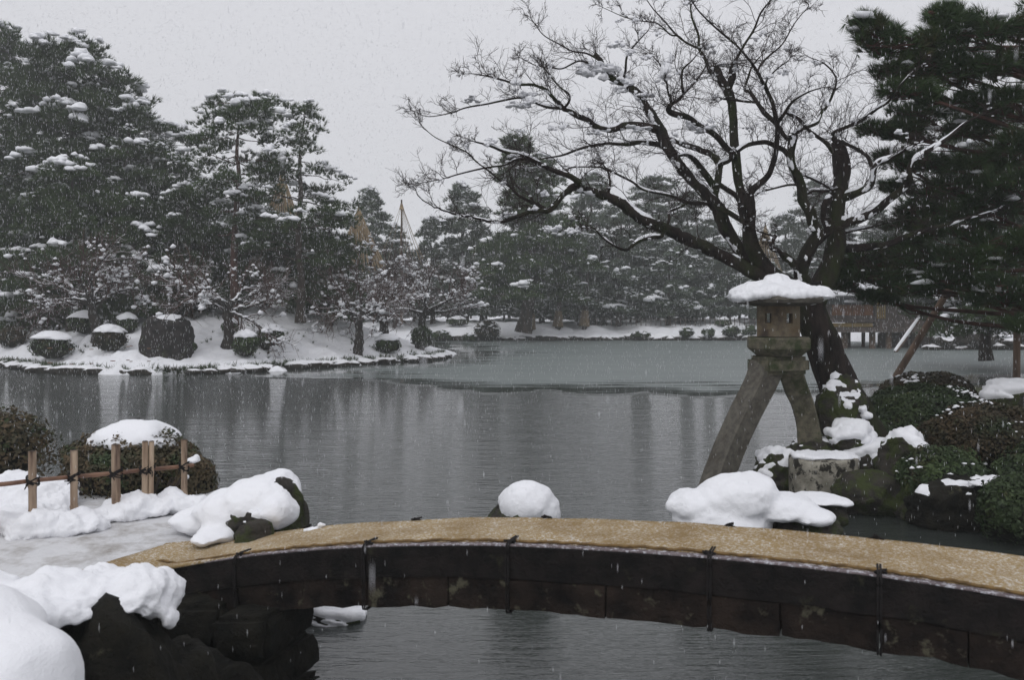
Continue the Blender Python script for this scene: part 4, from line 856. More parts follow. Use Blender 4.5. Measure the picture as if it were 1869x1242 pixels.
limb([(1210, 422, 5), (1207, 432, 4), (1186, 435, 4), (1160, 445, 3.6), (1143, 456, 3.3), (1121, 449, 2.1), (1100, 434, 1.7), (1083, 416, 1.3), (1061, 411, 1)], -.9)
limb([(1204, 236, 8), (1172, 230, 6.5), (1140, 229, 6.5), (1118, 235, 6), (1093, 231, 5.5), (1076, 220, 5), (1043, 205, 4.5), (1028, 197, 4), (1018, 184, 3.5), (1001, 167, 3), (979, 156, 3), (956, 153, 2.5), (926, 147, 2), (898, 141, 1.5), (868, 135, 1), (846, 134, .6)], -1.2)
limb([(1028, 202, 3.4), (1007, 197, 3), (986, 192, 2.6), (966, 184, 2.4), (947, 178, 2.2), (915, 183, 2), (883, 190, 1.8), (853, 196, 1.5), (840, 200, 1.3), (826, 206, 1.1), (783, 213, .8), (753, 203, .5)], .6)
limb([(1216, 268, 6), (1204, 263, 5), (1172, 259, 4.5), (1153, 261, 4.2), (1140, 262, 3.6), (1104, 262, 3), (1061, 271, 2.5), (1029, 282, 2), (1003, 287, 1.6), (975, 292, 1.2)], 1.0)
limb([(1303, 378, 5), (1282, 371, 4), (1254, 370, 3), (1228, 359, 2.6), (1196, 353, 2.3), (1171, 346, 2.2), (1154, 333, 2.1), (1121, 316, 2), (1100, 308, 1.8), (1093, 305, 1.6), (1050, 305, 1.3), (1031, 311, 1)], -1.1)
limb([(1216, 413, 4), (1220, 400, 3), (1220, 387, 2.6), (1235, 380, 2.4), (1254, 371, 2)], .2)
limb([(1110, 352, 3), (1114, 335, 2.2), (1110, 316, 1.8), (1100, 300, 1.3), (1092, 285, .9)], .3)
limb([(1316, 392, 9), (1305, 362, 8), (1309, 340, 7.5), (1312, 322, 7), (1312, 300, 6), (1298, 284, 6), (1276, 274, 5.5), (1255, 266, 5), (1238, 259, 4), (1215, 252, 3)], 1.4)
limb([(1306, 345, 7), (1286, 314, 6), (1269, 292, 5), (1252, 282, 3.4), (1238, 284, 2.4)], -.5)
limb([(1324, 335, 5), (1345, 360, 5), (1353, 383, 5.5), (1362, 402, 6)], -.3)
limb([(1303, 378, 5), (1325, 385, 5), (1346, 398, 5), (1362, 408, 6)], -.6)
limb([(1366, 390, 11), (1355, 357, 9), (1348, 336, 8.5), (1344, 303, 8.5), (1342, 271, 8), (1339, 246, 8), (1337, 214, 7.8), (1335, 184, 8), (1324, 156, 8), (1311, 130, 7.5), (1306, 124, 6)], .8)
limb([(1378, 348, 7), (1400, 325, 5.6), (1410, 303, 5.2), (1416, 278, 4.6), (1417, 254, 4.5), (1418, 231, 4.5), (1412, 205, 4), (1405, 178, 3.5), (1393, 150, 3), (1375, 120, 2.6), (1363, 103, 2.2), (1345, 83, 2), (1322, 64, 1.9), (1298, 43, 1.6), (1273, 17, 1.3), (1258, -8, 1)], -.9)
limb([(1343, 290, 6), (1336, 278, 5.5), (1322, 265, 5.5), (1307, 250, 5.5), (1277, 229, 5), (1256, 214, 5.5), (1234, 208, 6), (1222, 200, 5.5), (1223, 191, 4.5), (1228, 188, 3)], -1.2)
limb([(1336, 282, 5), (1330, 292, 4.5), (1318, 298, 4.5), (1313, 302, 4)], 0)
limb([(1228, 189, 2.8), (1238, 182, 2.6), (1247, 171, 2.4), (1245, 158, 2.2), (1246, 128, 1.9), (1262, 111, 1.3), (1275, 95, .8)], -.3)
limb([(1247, 172, 2.2), (1258, 160, 2), (1268, 150, 1.8), (1281, 133, 1.4), (1290, 115, .9)], .3)
limb([(1226, 188, 2), (1219, 167, 1.8), (1215, 141, 1.6), (1205, 118, 1.3), (1190, 100, .8)], -.2)
limb([(1334, 163, 6.5), (1339, 139, 6.5), (1337, 127, 5.5), (1341, 112, 2.8), (1356, 83, 2.3), (1375, 54, 2), (1388, 24, 1.7), (1405, 2, 1.3), (1415, -15, 1)], -.4)
limb([(1308, 136, 4), (1298, 130, 3.6), (1288, 107, 3.1), (1277, 88, 2.8), (1275, 64, 2.2), (1264, 36, 1.8), (1260, 10, 1.4), (1262, -12, 1)], .4)
limb([(1277, 90, 2.3), (1256, 79, 2), (1236, 65, 1.8), (1215, 41, 1.4), (1193, 17, 1.1), (1178, -4, .8)], .5)
limb([(1236, 65, 1.8), (1223, 63, 1.5), (1200, 43, 1.2), (1168, 38, 1), (1140, 31, .8), (1101, 14, .5)], -.4)
limb([(1140, 150, 2.6), (1141, 128, 2.2), (1144, 101, 1.9), (1161, 79, 1.5), (1183, 56, .9)], -.4)
limb([(1097, 112, 2), (1071, 98, 1.7), (1046, 94, 1.4), (1018, 79, 1.2), (990, 62, 1), (968, 32, .6)], .3)
limb([(1100, 125, 2.2), (1075, 115, 2), (1054, 111, 1.8), (1028, 124, 1.6), (1011, 124, 1.3), (979, 120, 1), (949, 105, .6)], -.4)
limb([(1030, 198, 2.6), (1039, 186, 2.3), (1039, 172, 2), (1022, 158, 1.6), (1003, 137, 1.1), (990, 120, .7)], -.3)
limb([(1470, 530, 17), (1462, 500, 14), (1468, 475, 13), (1482, 445, 12), (1492, 425, 11), (1484, 408, 10), (1479, 388, 9), (1466, 367, 9), (1462, 339, 8.5), (1449, 311, 8), (1443, 281, 8.2), (1446, 247, 8)], -.5)
limb([(1485, 450, 9), (1500, 430, 8), (1512, 415, 9), (1508, 395, 9), (1509, 370, 7.5), (1516, 360, 6)], .2)
limb([(1444, 285, 6), (1430, 274, 5.2), (1417, 268, 4.7), (1400, 260, 4.5), (1385, 260, 4.5), (1363, 265, 4.2), (1346, 276, 3.8)], 0)
limb([(1444, 256, 5), (1433, 250, 4.2), (1416, 227, 4), (1393, 208, 4.5), (1380, 188, 4), (1369, 169, 3.5), (1360, 164, 2.4), (1367, 137, 2), (1374, 118, 1.5), (1390, 100, .9)], .9)
limb([(1378, 188, 2.6), (1354, 186, 2.3), (1320, 182, 2)], 0)
limb([(1447, 245, 4.2), (1455, 241, 3.8), (1471, 234, 3.5), (1490, 226, 3.2), (1497, 216, 3), (1502, 203, 2.8), (1510, 193, 2.5), (1525, 154, 2), (1523, 137, 1.8), (1504, 116, 1.3), (1474, 103, .8)], .7)
limb([(1420, 228, 3.6), (1429, 210, 3.2), (1446, 186, 2.2), (1474, 169, 1.6), (1500, 160, 1)], -.5)
limb([(1433, 206, 2.6), (1457, 218, 3), (1474, 236, 3.1), (1504, 257, 3.4), (1520, 279, 3.4)], .2)
limb([(1402, 165, 2.6), (1399, 148, 2), (1418, 126, 1.4), (1440, 110, .9)], -.4)
limb([(1382, 128, 2.2), (1390, 116, 2), (1405, 101, 1.8), (1429, 79, 1.4), (1450, 43, 1), (1476, 11, .6)], .6)
limb([(1533, 366, 9), (1548, 360, 8), (1571, 350, 7), (1591, 337, 6.5), (1596, 311, 5), (1606, 296, 3.6), (1631, 286, 3), (1653, 273, 2.2), (1690, 255, 1.5)], -.7)
limb([(1594, 318, 4), (1586, 290, 3.6), (1571, 277, 3.4), (1548, 264, 3.2), (1537, 256, 3)], .1)
limb([(1530, 410, 10), (1545, 407, 9), (1571, 399, 8.5), (1597, 384, 8), (1625, 363, 7), (1653, 341, 6.5), (1663, 328, 6), (1661, 307, 4.6), (1670, 288, 4.4), (1700, 271, 3.5), (1734, 249, 3), (1764, 224, 2), (1800, 205, 1.2)], -1.0)
limb([(1528, 450, 10), (1545, 452, 8.5), (1571, 453, 8), (1614, 448, 6.5), (1657, 433, 5), (1700, 418, 4.5), (1743, 406, 3.5), (1775, 397, 2.5), (1820, 385, 1.4)], .8)
limb([(1532, 262, 6), (1520, 250, 4), (1524, 240, 3.8), (1550, 228, 3.5), (1578, 217, 3.2), (1601, 200, 2.6), (1621, 186, 2.4), (1640, 158, 2), (1671, 128, 1.5), (1690, 112, .9)], -.7)
limb([(1522, 350, 3.4), (1490, 347, 3), (1475, 354, 2.6)], 0)
limb([(1520, 343, 3), (1496, 331, 2.5), (1464, 319, 2)], 0)
limb([(1463, 338, 2.4), (1439, 339, 2), (1400, 348, 1.6), (1389, 351, 1.4), (1378, 358, 1.2)], -.3)
limb([(1537, 425, 3), (1582, 416, 2.2), (1621, 406, 1.2), (1660, 392, .8)], -.3)
limb([(1458, 498, 9), (1447, 479, 7), (1430, 466, 6), (1412, 455, 5), (1406, 447, 4.5)], -.3)
limb([(1410, 452, 3.5), (1411, 440, 3), (1415, 431, 4)], 0)
limb([(1416, 433, 2), (1400, 428, 1.6), (1382, 422, 1.4)], 0)

rng = np.random.default_rng(99)
# fine twig work
st, di, ln = [], [], []
ctr = P(1440, 420, 12.2)
for pth, rad in limbs:
    t = np.gradient(pth, axis=0); L_ = np.linalg.norm(np.diff(pth, axis=0), axis=1).sum(); t /= np.linalg.norm(t, axis=1, keepdims=True)
    if pth[0, 2] < 1.2 and rad[0] > .25: continue
    cnt = int(L_ * (9 if rad.mean() < .04 else 5))
    for _ in range(cnt):
        i = rng.integers(1, len(pth)); 
        if pth[i, 2] < 3.0: continue
        out = pth[i] - ctr; out[1] *= .6; out /= np.linalg.norm(out) + 1e-6; q = rng.normal(size=3); q /= np.linalg.norm(q)
        thin = rad[i] < .035
        st.append(pth[i]); di.append(t[i] * (.9 if thin else .25) + q * .75 + out * (.4 if thin else .55) + np.array([0, 0, .18])); ln.append(rng.uniform(.25, .75) * (.55 if rad[i] < .014 else 1) if thin else rng.uniform(.3, .8))
    for _ in range(3): # sprays at the tip
        q = rng.normal(size=3) * .35; st.append(pth[-1]); di.append(t[-1] + q); ln.append(rng.uniform(.10, .28))
st = np.array(st); di = np.array(di); ln = np.array(ln)
l1 = grow(st, di, ln * .85, 8, .26, .03); l2 = branch_off(l1, 6, (.4, 1.0), (.3, .75), 5, .24, .03); l3 = branch_off(l2, 5, (.4, 1.0), (.3, .75), 4, .22, .02)
tw = MB(); tw.add(*tubes(l1, np.linspace(.0065, .0028, 8)[None] * (ln / .7)[:, None] ** .5, 4)); tw.add(*tubes(l2, np.linspace(.0032, .0018, 5)[None].repeat(len(l2), 0), 3)); tw.add(*tubes(l3, np.linspace(.0019, .0012, 4)[None].repeat(len(l3), 0), 3))
tw.ob('twigs', M['twig'], mp, kind='stuff')
# snow on limbs and clots caught in the twigs
def near3(px, py):
    A = np.array(pool); i = np.argmin((A[:, 0] - px) ** 2 + (A[:, 1] - py) ** 2); return A[i, 2]
clots = [(1075, 128, 30, 12), (1085, 120, 22, 10), (1110, 125, 24, 10), (1127, 140, 22, 12), (1082, 130, 12, 10), (1140, 150, 20, 12), (1178, 172, 18, 9), (1165, 178, 12, 7), (1003, 120, 8, 7), (942, 148, 11, 12), (914, 152, 7, 8), (958, 172, 17, 9), (965, 186, 15, 8), (950, 192, 20, 7), (862, 183, 16, 7), (1122, 80, 16, 8),
         (1217, 125, 14, 20), (1210, 140, 12, 9), (1180, 105, 10, 6), (1160, 235, 26, 6), (1030, 231, 12, 6), (1010, 234, 8, 6), (1085, 242, 14, 5), (1072, 201, 8, 5), (1135, 166, 12, 6), (897, 259, 12, 7), (886, 263, 8, 5), (851, 266, 5, 9), (820, 258, 6, 6), (804, 329, 6, 5), (1258, 228, 10, 6), (1270, 236, 16, 7), (1295, 234, 20, 6), (1285, 240, 14, 6),
         (1320, 118, 18, 6), (1343, 120, 12, 7), (1303, 178, 9, 7), (1298, 220, 7, 5), (1232, 248, 6, 6), (1245, 262, 10, 6), (1395, 60, 8, 6), (1293, 83, 12, 7), (1300, 95, 8, 5), (1257, 5, 8, 6), (1380, 70, 8, 5), (1408, 140, 10, 7), (1448, 196, 8, 8), (1495, 114, 12, 6), (1509, 190, 9, 6), (1482, 247, 8, 5), (1510, 250, 7, 5), (1340, 270, 7, 4), (1530, 246, 7, 5), (1366, 235, 9, 5), (1330, 175, 6, 5),
         (1300, 350, 6, 6), (975, 380, 11, 6), (928, 391, 9, 7), (917, 397, 6, 5), (1008, 376, 4, 4), (918, 333, 8, 6), (992, 353, 8, 8), (1014, 417, 16, 8), (1040, 422, 12, 7), (1000, 420, 9, 6), (1058, 420, 8, 6), (1313, 376, 4, 3), (1489, 418, 11, 7), (1473, 470, 6, 12), (1481, 400, 5, 12), (1478, 380, 4, 7), (1466, 318, 3, 4), (1390, 352, 8, 4), (1650, 318, 8, 6), (1640, 330, 6, 4), (1130, 36, 7, 5), (1160, 36, 9, 6), (1170, 60, 6, 8),
         (1200, 60, 6, 6), (1150, 95, 9, 7), (1440, 90, 9, 7), (1430, 130, 10, 8), (1390, 160, 7, 6), (1470, 180, 8, 6), (1345, 95, 7, 6), (1560, 222, 8, 5), (1230, 410, 6, 4), (1640, 240, 9, 5), (1240, 215, 5, 4), (1100, 285, 9, 5), (1060, 280, 8, 4), (1180, 262, 8, 5), (935, 284, 10, 4), (990, 300, 8, 4)]
pos, siz = [], []
for px, py, w, h in clots:
    y = near3(px, py)
    for q in range(11):
        pos.append(P(px + rng.normal() * w * .42, py + rng.normal() * h * .38, y + rng.normal() * .06)); siz.append([w * y / F * rng.uniform(.18, .50), w * y / F * rng.uniform(.18, .42), h * y / F * rng.uniform(.25, .58)])
sn = MB(); sn.add(*lumps(pos, siz, 3, .45, .8))
m = l2[:, 2:4].reshape(-1, 3); i = rng.choice(len(m), 500, replace=False); w = rng.uniform(.008, .022, 500); sn.add(*lumps(m[i], np.c_[w * 1.6, w, w * .8], 1, .3, .6))
for pth, rad in limbs:
    if rad[0] > .3 or rad.max() < .014: continue
    n_ = max(len(pth) * 3, 12); u = np.linspace(0, 1, n_); q = np.stack([np.interp(u, np.linspace(0, 1, len(pth)), pth[:, k]) for k in range(3)], 1); r_ = np.interp(u, np.linspace(0, 1, len(pth)), rad); keep = r_ > .011
    if keep.sum() < 8: continue
    q, r_ = q[keep], r_[keep]; V, T = tube(q, r_, 16, False); N = np.repeat(q, 16, 0); N = (V - N); N /= np.linalg.norm(N, axis=1, keepdims=True) + 1e-9; tz = np.gradient(q, axis=0); tz /= np.linalg.norm(tz, axis=1, keepdims=True); fl = np.repeat(1 - np.abs(tz[:, 2]), 16); R_ = np.repeat(r_, 16)
    mk = np.clip((N[:, 2] + .5 * fbm(np.repeat(q, 16, 0) * 2.3, 17, 3) + .08 * fbm(V * 14, 18, 2) - 1.06 + .35 * (1 - fl)) / .2, 0, 1) * np.clip((fl - .12) / .3, 0, 1)
    V = V + N * ((-.12 * R_) + mk * (.12 * R_ + .010 + .12 * R_))[:, None] + np.array([0, 0, 1]) * (mk * (.006 + .12 * R_))[:, None]; sn.add(V, T)
sn.ob('snow_load', M['snow'], mp, kind='stuff')

# ------------------------------------------------------------------ arched stone bridge with straw mat
def ne_Y(px): return 5.84 * K / (1 + .4 * (px - 934.5) / F)
near_pts = [(180, 1062), (310, 1040), (430, 1021), (540, 1009), (665, 1001), (800, 998), (930, 999), (1110, 1008), (1290, 1021), (1450, 1037), (1600, 1055), (1740, 1076), (1869, 1099), (2050, 1134), (2300, 1190), (2700, 1290)]
far_pts = np.array([(150, 1003), (300, 997), (430, 984), (530, 971), (600, 965), (700, 957), (800, 951), (1000, 948), (1200, 956), (1400, 970), (1600, 987), (1869, 1019), (2100, 1052), (2400, 1100), (2900, 1190)])
Nn = smoothpath(np.array([P(a, b, ne_Y(a)) for a, b in near_pts]), 8)
pd = np.array([.37, .93])
Fn = []
for p in Nn:
    best = None
    for w in np.linspace(.66 * K, 1.08 * K, 60):
        q = p + [pd[0] * w, pd[1] * w, 0]; px, py = 934.5 + q[0] / q[1] * F, HY + (H - q[2]) / q[1] * F; e = abs(py - np.interp(px, far_pts[:, 0], far_pts[:, 1]))
        if best is None or e < best[0]: best = (e, w)
    Fn.append(best[1])
Wd = np.convolve(np.pad(Fn, 12, mode='edge'), np.ones(25) / 25, 'valid')
ARC = np.r_[0, np.cumsum(np.linalg.norm(np.diff(Nn, axis=0), axis=1))]
br = thing('stone_bridge', 'low arched dark stone bridge crossing the foreground, covered with a straw mat', 'bridge', (0, 5.8, 0))
def arc(s): return np.array([np.interp(s, ARC, Nn[:, i]) for i in range(3)])
def wid(s): return float(np.interp(s, ARC, Wd))
def at_px(px): return float(np.interp(px, [934.5 + p[0] / p[1] * F for p in Nn], ARC))
def strip(name, s0, s1, o0, o1, z0, z1, mat, parent=br, step=.07, ends=True, rgh=0, smooth=False, label=None, far=False, **k):
    """solid following the arch from s0 to s1; o offsets across (0 near edge; far=True counts from the far edge), z under the deck line"""
    n = max(2, int((s1 - s0) / step) + 1); ss = np.linspace(s0, s1, n); V = []
    for s in ss:
        c = arc(s); w = wid(s) if far else 0
        for o, z in ((o0, z0), (o1, z0), (o1, z1), (o0, z1)): V.append(c + [pd[0] * (w + o * K), pd[1] * (w + o * K), z * K])
    V = np.array(V); i = np.arange(n * 4).reshape(n, 4); nx = np.roll(i, -1, 1); T = quads(np.stack([i[:-1], nx[:-1], nx[1:], i[1:]], -1).reshape(-1, 4))
    if ends: T = np.vstack([T, [[0, 2, 1], [0, 3, 2]], [[i[-1, 0], i[-1, 1], i[-1, 2]], [i[-1, 0], i[-1, 2], i[-1, 3]]]])
    if rgh: V = V + fbm(V * 9, 3, 3)[:, None] * rgh
    mb = MB(); mb.add(V, T); return mb.ob(name, mat if not isinstance(mat, str) else M[mat], parent, smooth, label=label, **k)
sA, sB = at_px(300), ARC[-1]
knots = [at_px(p) for p in (430, 665, 927, 1295, 1605)] + [at_px(1605) + .85, at_px(1605) + 1.7]
# core slab, edge stones above, course of stones below
joints = [sA] + [k + .004 for k in knots] + [sB]
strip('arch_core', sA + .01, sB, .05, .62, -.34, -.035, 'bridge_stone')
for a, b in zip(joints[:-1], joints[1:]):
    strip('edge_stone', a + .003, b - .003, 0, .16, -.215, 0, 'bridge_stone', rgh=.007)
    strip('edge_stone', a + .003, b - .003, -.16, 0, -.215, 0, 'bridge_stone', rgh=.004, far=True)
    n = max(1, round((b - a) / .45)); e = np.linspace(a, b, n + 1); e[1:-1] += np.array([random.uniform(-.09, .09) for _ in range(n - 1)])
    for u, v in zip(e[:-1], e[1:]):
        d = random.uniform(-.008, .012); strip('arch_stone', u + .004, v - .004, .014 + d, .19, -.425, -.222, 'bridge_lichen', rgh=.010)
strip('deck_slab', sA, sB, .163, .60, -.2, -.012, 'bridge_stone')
strip('frost_line', sA + .05, sB, .004, .105, .002, .010, 'edge_stone', label='wet snow grains along the near stone edge')
strip('frost_line', sA + .05, sB, -.075, -.004, .002, .008, 'edge_stone', far=True)
# straw mat: follows the deck, its left end lies slantwise on the path
n0 = 170; m = 26; nl, fl_ = [], []
for (nx_, ny_), (fx_, fy_) in [((150, 1044), (303, 996)), ((225, 1051), (360, 992)), ((300, 1043), (415, 987))]: nl.append(G(nx_, ny_, PZ + .02)); fl_.append(G(fx_, fy_, PZ + .02))
for s_ in np.linspace(at_px(430), sB, 60): c = arc(s_); nl.append(c + [pd[0] * .06, pd[1] * .06, 0]); fl_.append(c + [pd[0] * (wid(s_) - .025), pd[1] * (wid(s_) - .025), 0])
nl = smoothpath(nl, 4); fl_ = smoothpath(fl_, 4); n0 = len(nl); f = np.linspace(0, 1, m)[None, :, None]; V = nl[:, None] * (1 - f) + fl_[:, None] * f
V[..., 2] = np.maximum(V[..., 2], PZ + .012) + .012 + .006 * vnoise(V * [4, 4, 0], 5); V[:, [0, -1], 2] += .006; V = V.reshape(-1, 3)
i = np.arange(n0 * m).reshape(n0, m); Q = np.stack([i[:-1, :-1], i[1:, :-1], i[1:, 1:], i[:-1, 1:]], -1).reshape(-1, 4); keep = np.ones(len(Q), bool)
mb = MB(); mb.add(V, quads(Q[keep])); mo = mb.ob('straw_mat', M['mat'], br, True, label='tan straw matting speckled with wet snow')
mm_ = mo.modifiers.new('t', 'SOLIDIFY'); mm_.thickness = .018; mm_.offset = -1
eg = [arc(s) + [pd[0] * .06, pd[1] * .06, .019] for s in np.linspace(.45, sB, 260)]; eg = np.array(eg); eg[:, 2] = np.maximum(eg[:, 2], PZ + .03); eg += np.stack([vnoise(eg * 30, 1), vnoise(eg * 30, 2), vnoise(eg * 22, 3)], -1) * .006
mb = MB(); mb.add(*tube(eg, .008, 6)); mb.ob('mat_binding', plain('mat_binding', (.09, .055, .022), (.20, .125, .05), 20, .9, .5, .005, 80), br)
for kx in knots:
    c = arc(kx); N3 = np.array([pd[0], pd[1], 0]) * K; Z3 = np.array([0, 0, K]); T3 = arc(kx + .02) - arc(kx); T3 = T3 / np.linalg.norm(T3) * K; mb = MB()
    for off in (-.008, .008):
        pth = [c + N3 * .17 + Z3 * .03, c + N3 * .06 + Z3 * .03, c - N3 * .012 + Z3 * .004, c - N3 * .016 - Z3 * .1, c - N3 * .014 - Z3 * .3, c - N3 * .006 - Z3 * .435, c + N3 * .1 - Z3 * .445]
        mb.add(*tube(smoothpath(np.array(pth) + T3 * off, 3), .0055, 6))
    for _ in range(4): mb.add(*tube(smoothpath([c + N3 * .03 + T3 * random.uniform(-.05, .05) + Z3 * random.uniform(.01, .045), c + N3 * .05 + Z3 * .028, c + N3 * .05 + T3 * random.uniform(-.045, .045) + Z3 * random.uniform(.01, .04)], 3), .006, 5))
    mb.ob('rope_tie', M['rope'], br)
    c2 = c + np.array([pd[0], pd[1], 0]) * (wid(kx) - .025); mb = MB()
    for _ in range(5): mb.add(*tube(smoothpath([c2 + T3 * random.uniform(-.06, .06) + Z3 * random.uniform(.0, .05), c2 + Z3 * .03, c2 + T3 * random.uniform(-.05, .05) + Z3 * random.uniform(.0, .05)], 3), .006, 5))
    mb.ob('rope_knot', M['rope'], br)
# left abutment: rough courses of stone down to the water
ab = thing('bridge_abutment', 'shadowed rough stone abutment carrying the left end of the bridge', 'abutment', (-1.9, 5.6, -.3))
ra = random.Random(31)
def ablock(x, y, z, sx, sy, sz, rz_, i):
    V, T = bevbox((0, 0, 0), (sx, sy, sz), .03, 0, .001, 0); V = V + fbm(V * 3.2 + i * 3.7, i, 4)[:, None] * .045; c_, s_ = math.cos(rz_), math.sin(rz_); V = V @ np.array([[c_, s_, 0], [-s_, c_, 0], [0, 0, 1]]) + [x, y, z]
    mb = MB(); mb.add(V, T); mb.ob('stone', M['bank_rock'], ab, True)
i = 0
for row, z in enumerate((-.12, .16, .42)):
    x = -2.75 + .1 * (row % 2)
    while x < -1.42 - .05 * row:
        w = ra.uniform(.28, .46); ablock(x + w / 2, 5.62 - .30 * (x + 2.2) + ra.uniform(-.03, .03), z, w - .012, .55, .27, -.28 + ra.uniform(-.05, .05), i); x += w; i += 1
for k_, (x, y, z, a_) in enumerate([(-1.52, 5.55, -.06, .22), (-2.35, 4.9, .05, .42), (-1.95, 5.15, -.05, .34), (-2.85, 4.75, .15, .5)]):
    mb = MB(); mb.add(*rockmesh((x, y, z), (a_, a_ * .8, a_ * .8), 170 + k_, 4, 12, .10)); mb.ob('stone', M['bank_rock'], ab)
# left abutment under the bridge end
rock('low snow-topped rock glimpsed under the left half of the bridge', (-1.42, 6.75, .0), (.30, .2, .12), 'rock_moss', 81, shell=(.1, .05, 5, .4))

# ------------------------------------------------------------------ foreground rocks and snow
def rx(px, py, Y): return P(px, py, Y)
c = P(205, 1165, 5.2); t = rock('mossy lichen-stained rock at the bottom left beneath a thick ragged snow crust', (c[0] * K, 5.15 * K, .42), (.44, .40, .60), 'bank_rock', 91, None, planes=12, amp=.12)
V, T = blobmesh([EL(60, 1112, 5.0, .36, .40, .15, .5), EL(140, 1100, 5.1, .30, .36, .155, .5), EL(228, 1092, 5.2, .22, .30, .14, .5), EL(287, 1092, 5.3, .125, .26, .15, .75), EL(180, 1078, 5.6, .36, .3, .09, .5), EL(15, 1115, 5.2, .32, .36, .14, .5), EL(306, 1126, 5.22, .05, .08, .07, .9), EL(-120, 1110, 5.2, .45, .5, .18, .5), EL(100, 1085, 5.5, .3, .3, .1, .5)], .015, 4, .045, 5, 8, .008)
mb = MB(); mb.add(V, T); mb.ob('snow_crust', M['snow'], t, label='thick ragged snow crust')
c = P(440, 1230, 5.9); rock('black wet rock below the left end of the bridge', (-1.75, 4.95, .02), (.36, .3, .42), 'bank_rock', 92, None, planes=12, amp=.10)
c = P(330, 1200, 5.5); rock('dark moss-flecked rock between the snow crust and the bridge', (-1.72, 4.5, .22), (.30, .3, .50), 'bank_rock', 93, None, planes=12, amp=.10)
c = P(20, 1200, 4.6); t = rock('rock in the bottom left corner under a smooth rounded snow mound', (-2.15, 3.65, .45), (.42, .34, .45), 'bank_rock', 94, None)
V, T = blobmesh([EL(30, 1250, 4.1, .28, .35, .27, .9), EL(-75, 1168, 4.3, .40, .4, .22, .9), EL(-170, 1210, 4.2, .4, .4, .3, .9), EL(10, 1330, 4.0, .36, .4, .2, .9)], .022, 14, .015, 3, 9, .002)
mb = MB(); mb.add(V, T); mb.ob('snow_mound', M['snow'], t, label='smooth rounded snow mound')
# rocks beyond the bridge
def snowrock(label, base, ells, seed, vox=.017, sm=11, amp=.016, rk=None, mat='rock_moss'):
    t = thing('snow_covered_rock', label, 'rock', base)
    mb = MB()
    for c_, s_, sd in rk: mb.add(*rockmesh(c_, s_, sd, 4, 7, .08))
    mb.ob('stone', M[mat], t); V, T = blobmesh(ells, vox, sm, amp, 4, seed, .0035); mb = MB(); mb.add(V, T); mb.ob('snow_cap', M['snow'], t); return t
snowrock('rock with a thick lumpy snow pillow right of centre in front of the lantern leg', P(1370, 1000, 8.1) * [1, 1, 0], [(*P(1345, 915, 8.1), .42, .40, .25, .6), (*P(1262, 925, 8.1), .24, .34, .16, .7), (*P(1430, 932, 8.05), .34, .35, .15, .5), (*P(1480, 945, 7.9), .20, .28, .10, .4), (*P(1320, 955, 8.0), .45, .35, .22, .8), (*P(1375, 885, 8.15), .2, .3, .10, .4)], 5,
         rk=[(P(1330, 985, 8.2), (.52, .42, .42), 61), (P(1455, 985, 8.1), (.38, .4, .26), 62), (P(1500, 968, 7.95), (.18, .25, .14), 66)])
snowrock('low dark rock with a thin snow tongue just behind the lumpy snow pillow', P(1500, 985, 8.9) * [1, 1, 0], [(*P(1490, 912, 8.9), .28, .28, .05, .5), (*P(1530, 917, 8.8), .14, .2, .04, .5)], 6, rk=[(P(1500, 940, 8.95), (.30, .3, .15), 63)])
snowrock('small rock with a smooth domed snow cap at the middle of the bridge edge', P(960, 985, 7.9) * [1, 1, 0], [(*P(962, 925, 7.9), .26, .27, .235, .9), (*P(985, 935, 7.95), .20, .26, .18, .9), (*P(935, 915, 8.0), .13, .2, .13, .9)], 7, sm=12, amp=.008, rk=[(P(945, 960, 7.9), (.30, .32, .25), 64)])
snowrock('large rock buried under a sweeping snow mound where the path meets the bridge', P(470, 980, 8.0 * K) * [1, 1, 0], [EL(470, 920, 8.1, .34, .45, .26, .9), EL(500, 905, 8.2, .24, .4, .20, .9), EL(420, 935, 8.1, .30, .4, .20, .9), EL(370, 950, 8.2, .30, .35, .13, .9), EL(505, 935, 7.85, .17, .25, .15, .9), EL(400, 975, 7.7, .20, .25, .09, .9), EL(440, 945, 7.95, .18, .2, .12, .9), EL(375, 985, 7.5, .14, .16, .06, .9)], 8, sm=7, amp=.026, rk=[(P(512, 950, 8.1 * K), (.20, .28, .30), 65), (P(470, 985, 7.6 * K), (.16, .16, .14), 67), (P(505, 1010, 8.1 * K), (.26, .3, .5), 68)])
rock('wet brown-black stone poking from the snow at the left end of the bridge', P(457, 966, 7.75 * K), (.17, .15, .14), 'rock_moss', 96, amp=.12, shell=(.95, .03, 6, .5))
V, T = blobmesh([EL(573, 968, 7.4, .09, .07, .03, .5), EL(585, 960, 7.4, .05, .05, .035, .5)], .01, 2, .02, 9, 4); mb = MB(); mb.add(V, T); mb.ob('snow_clump', M['snow'], None, label='small loose snow clump on the far edge of the mat at its left end', cat='snow clump')
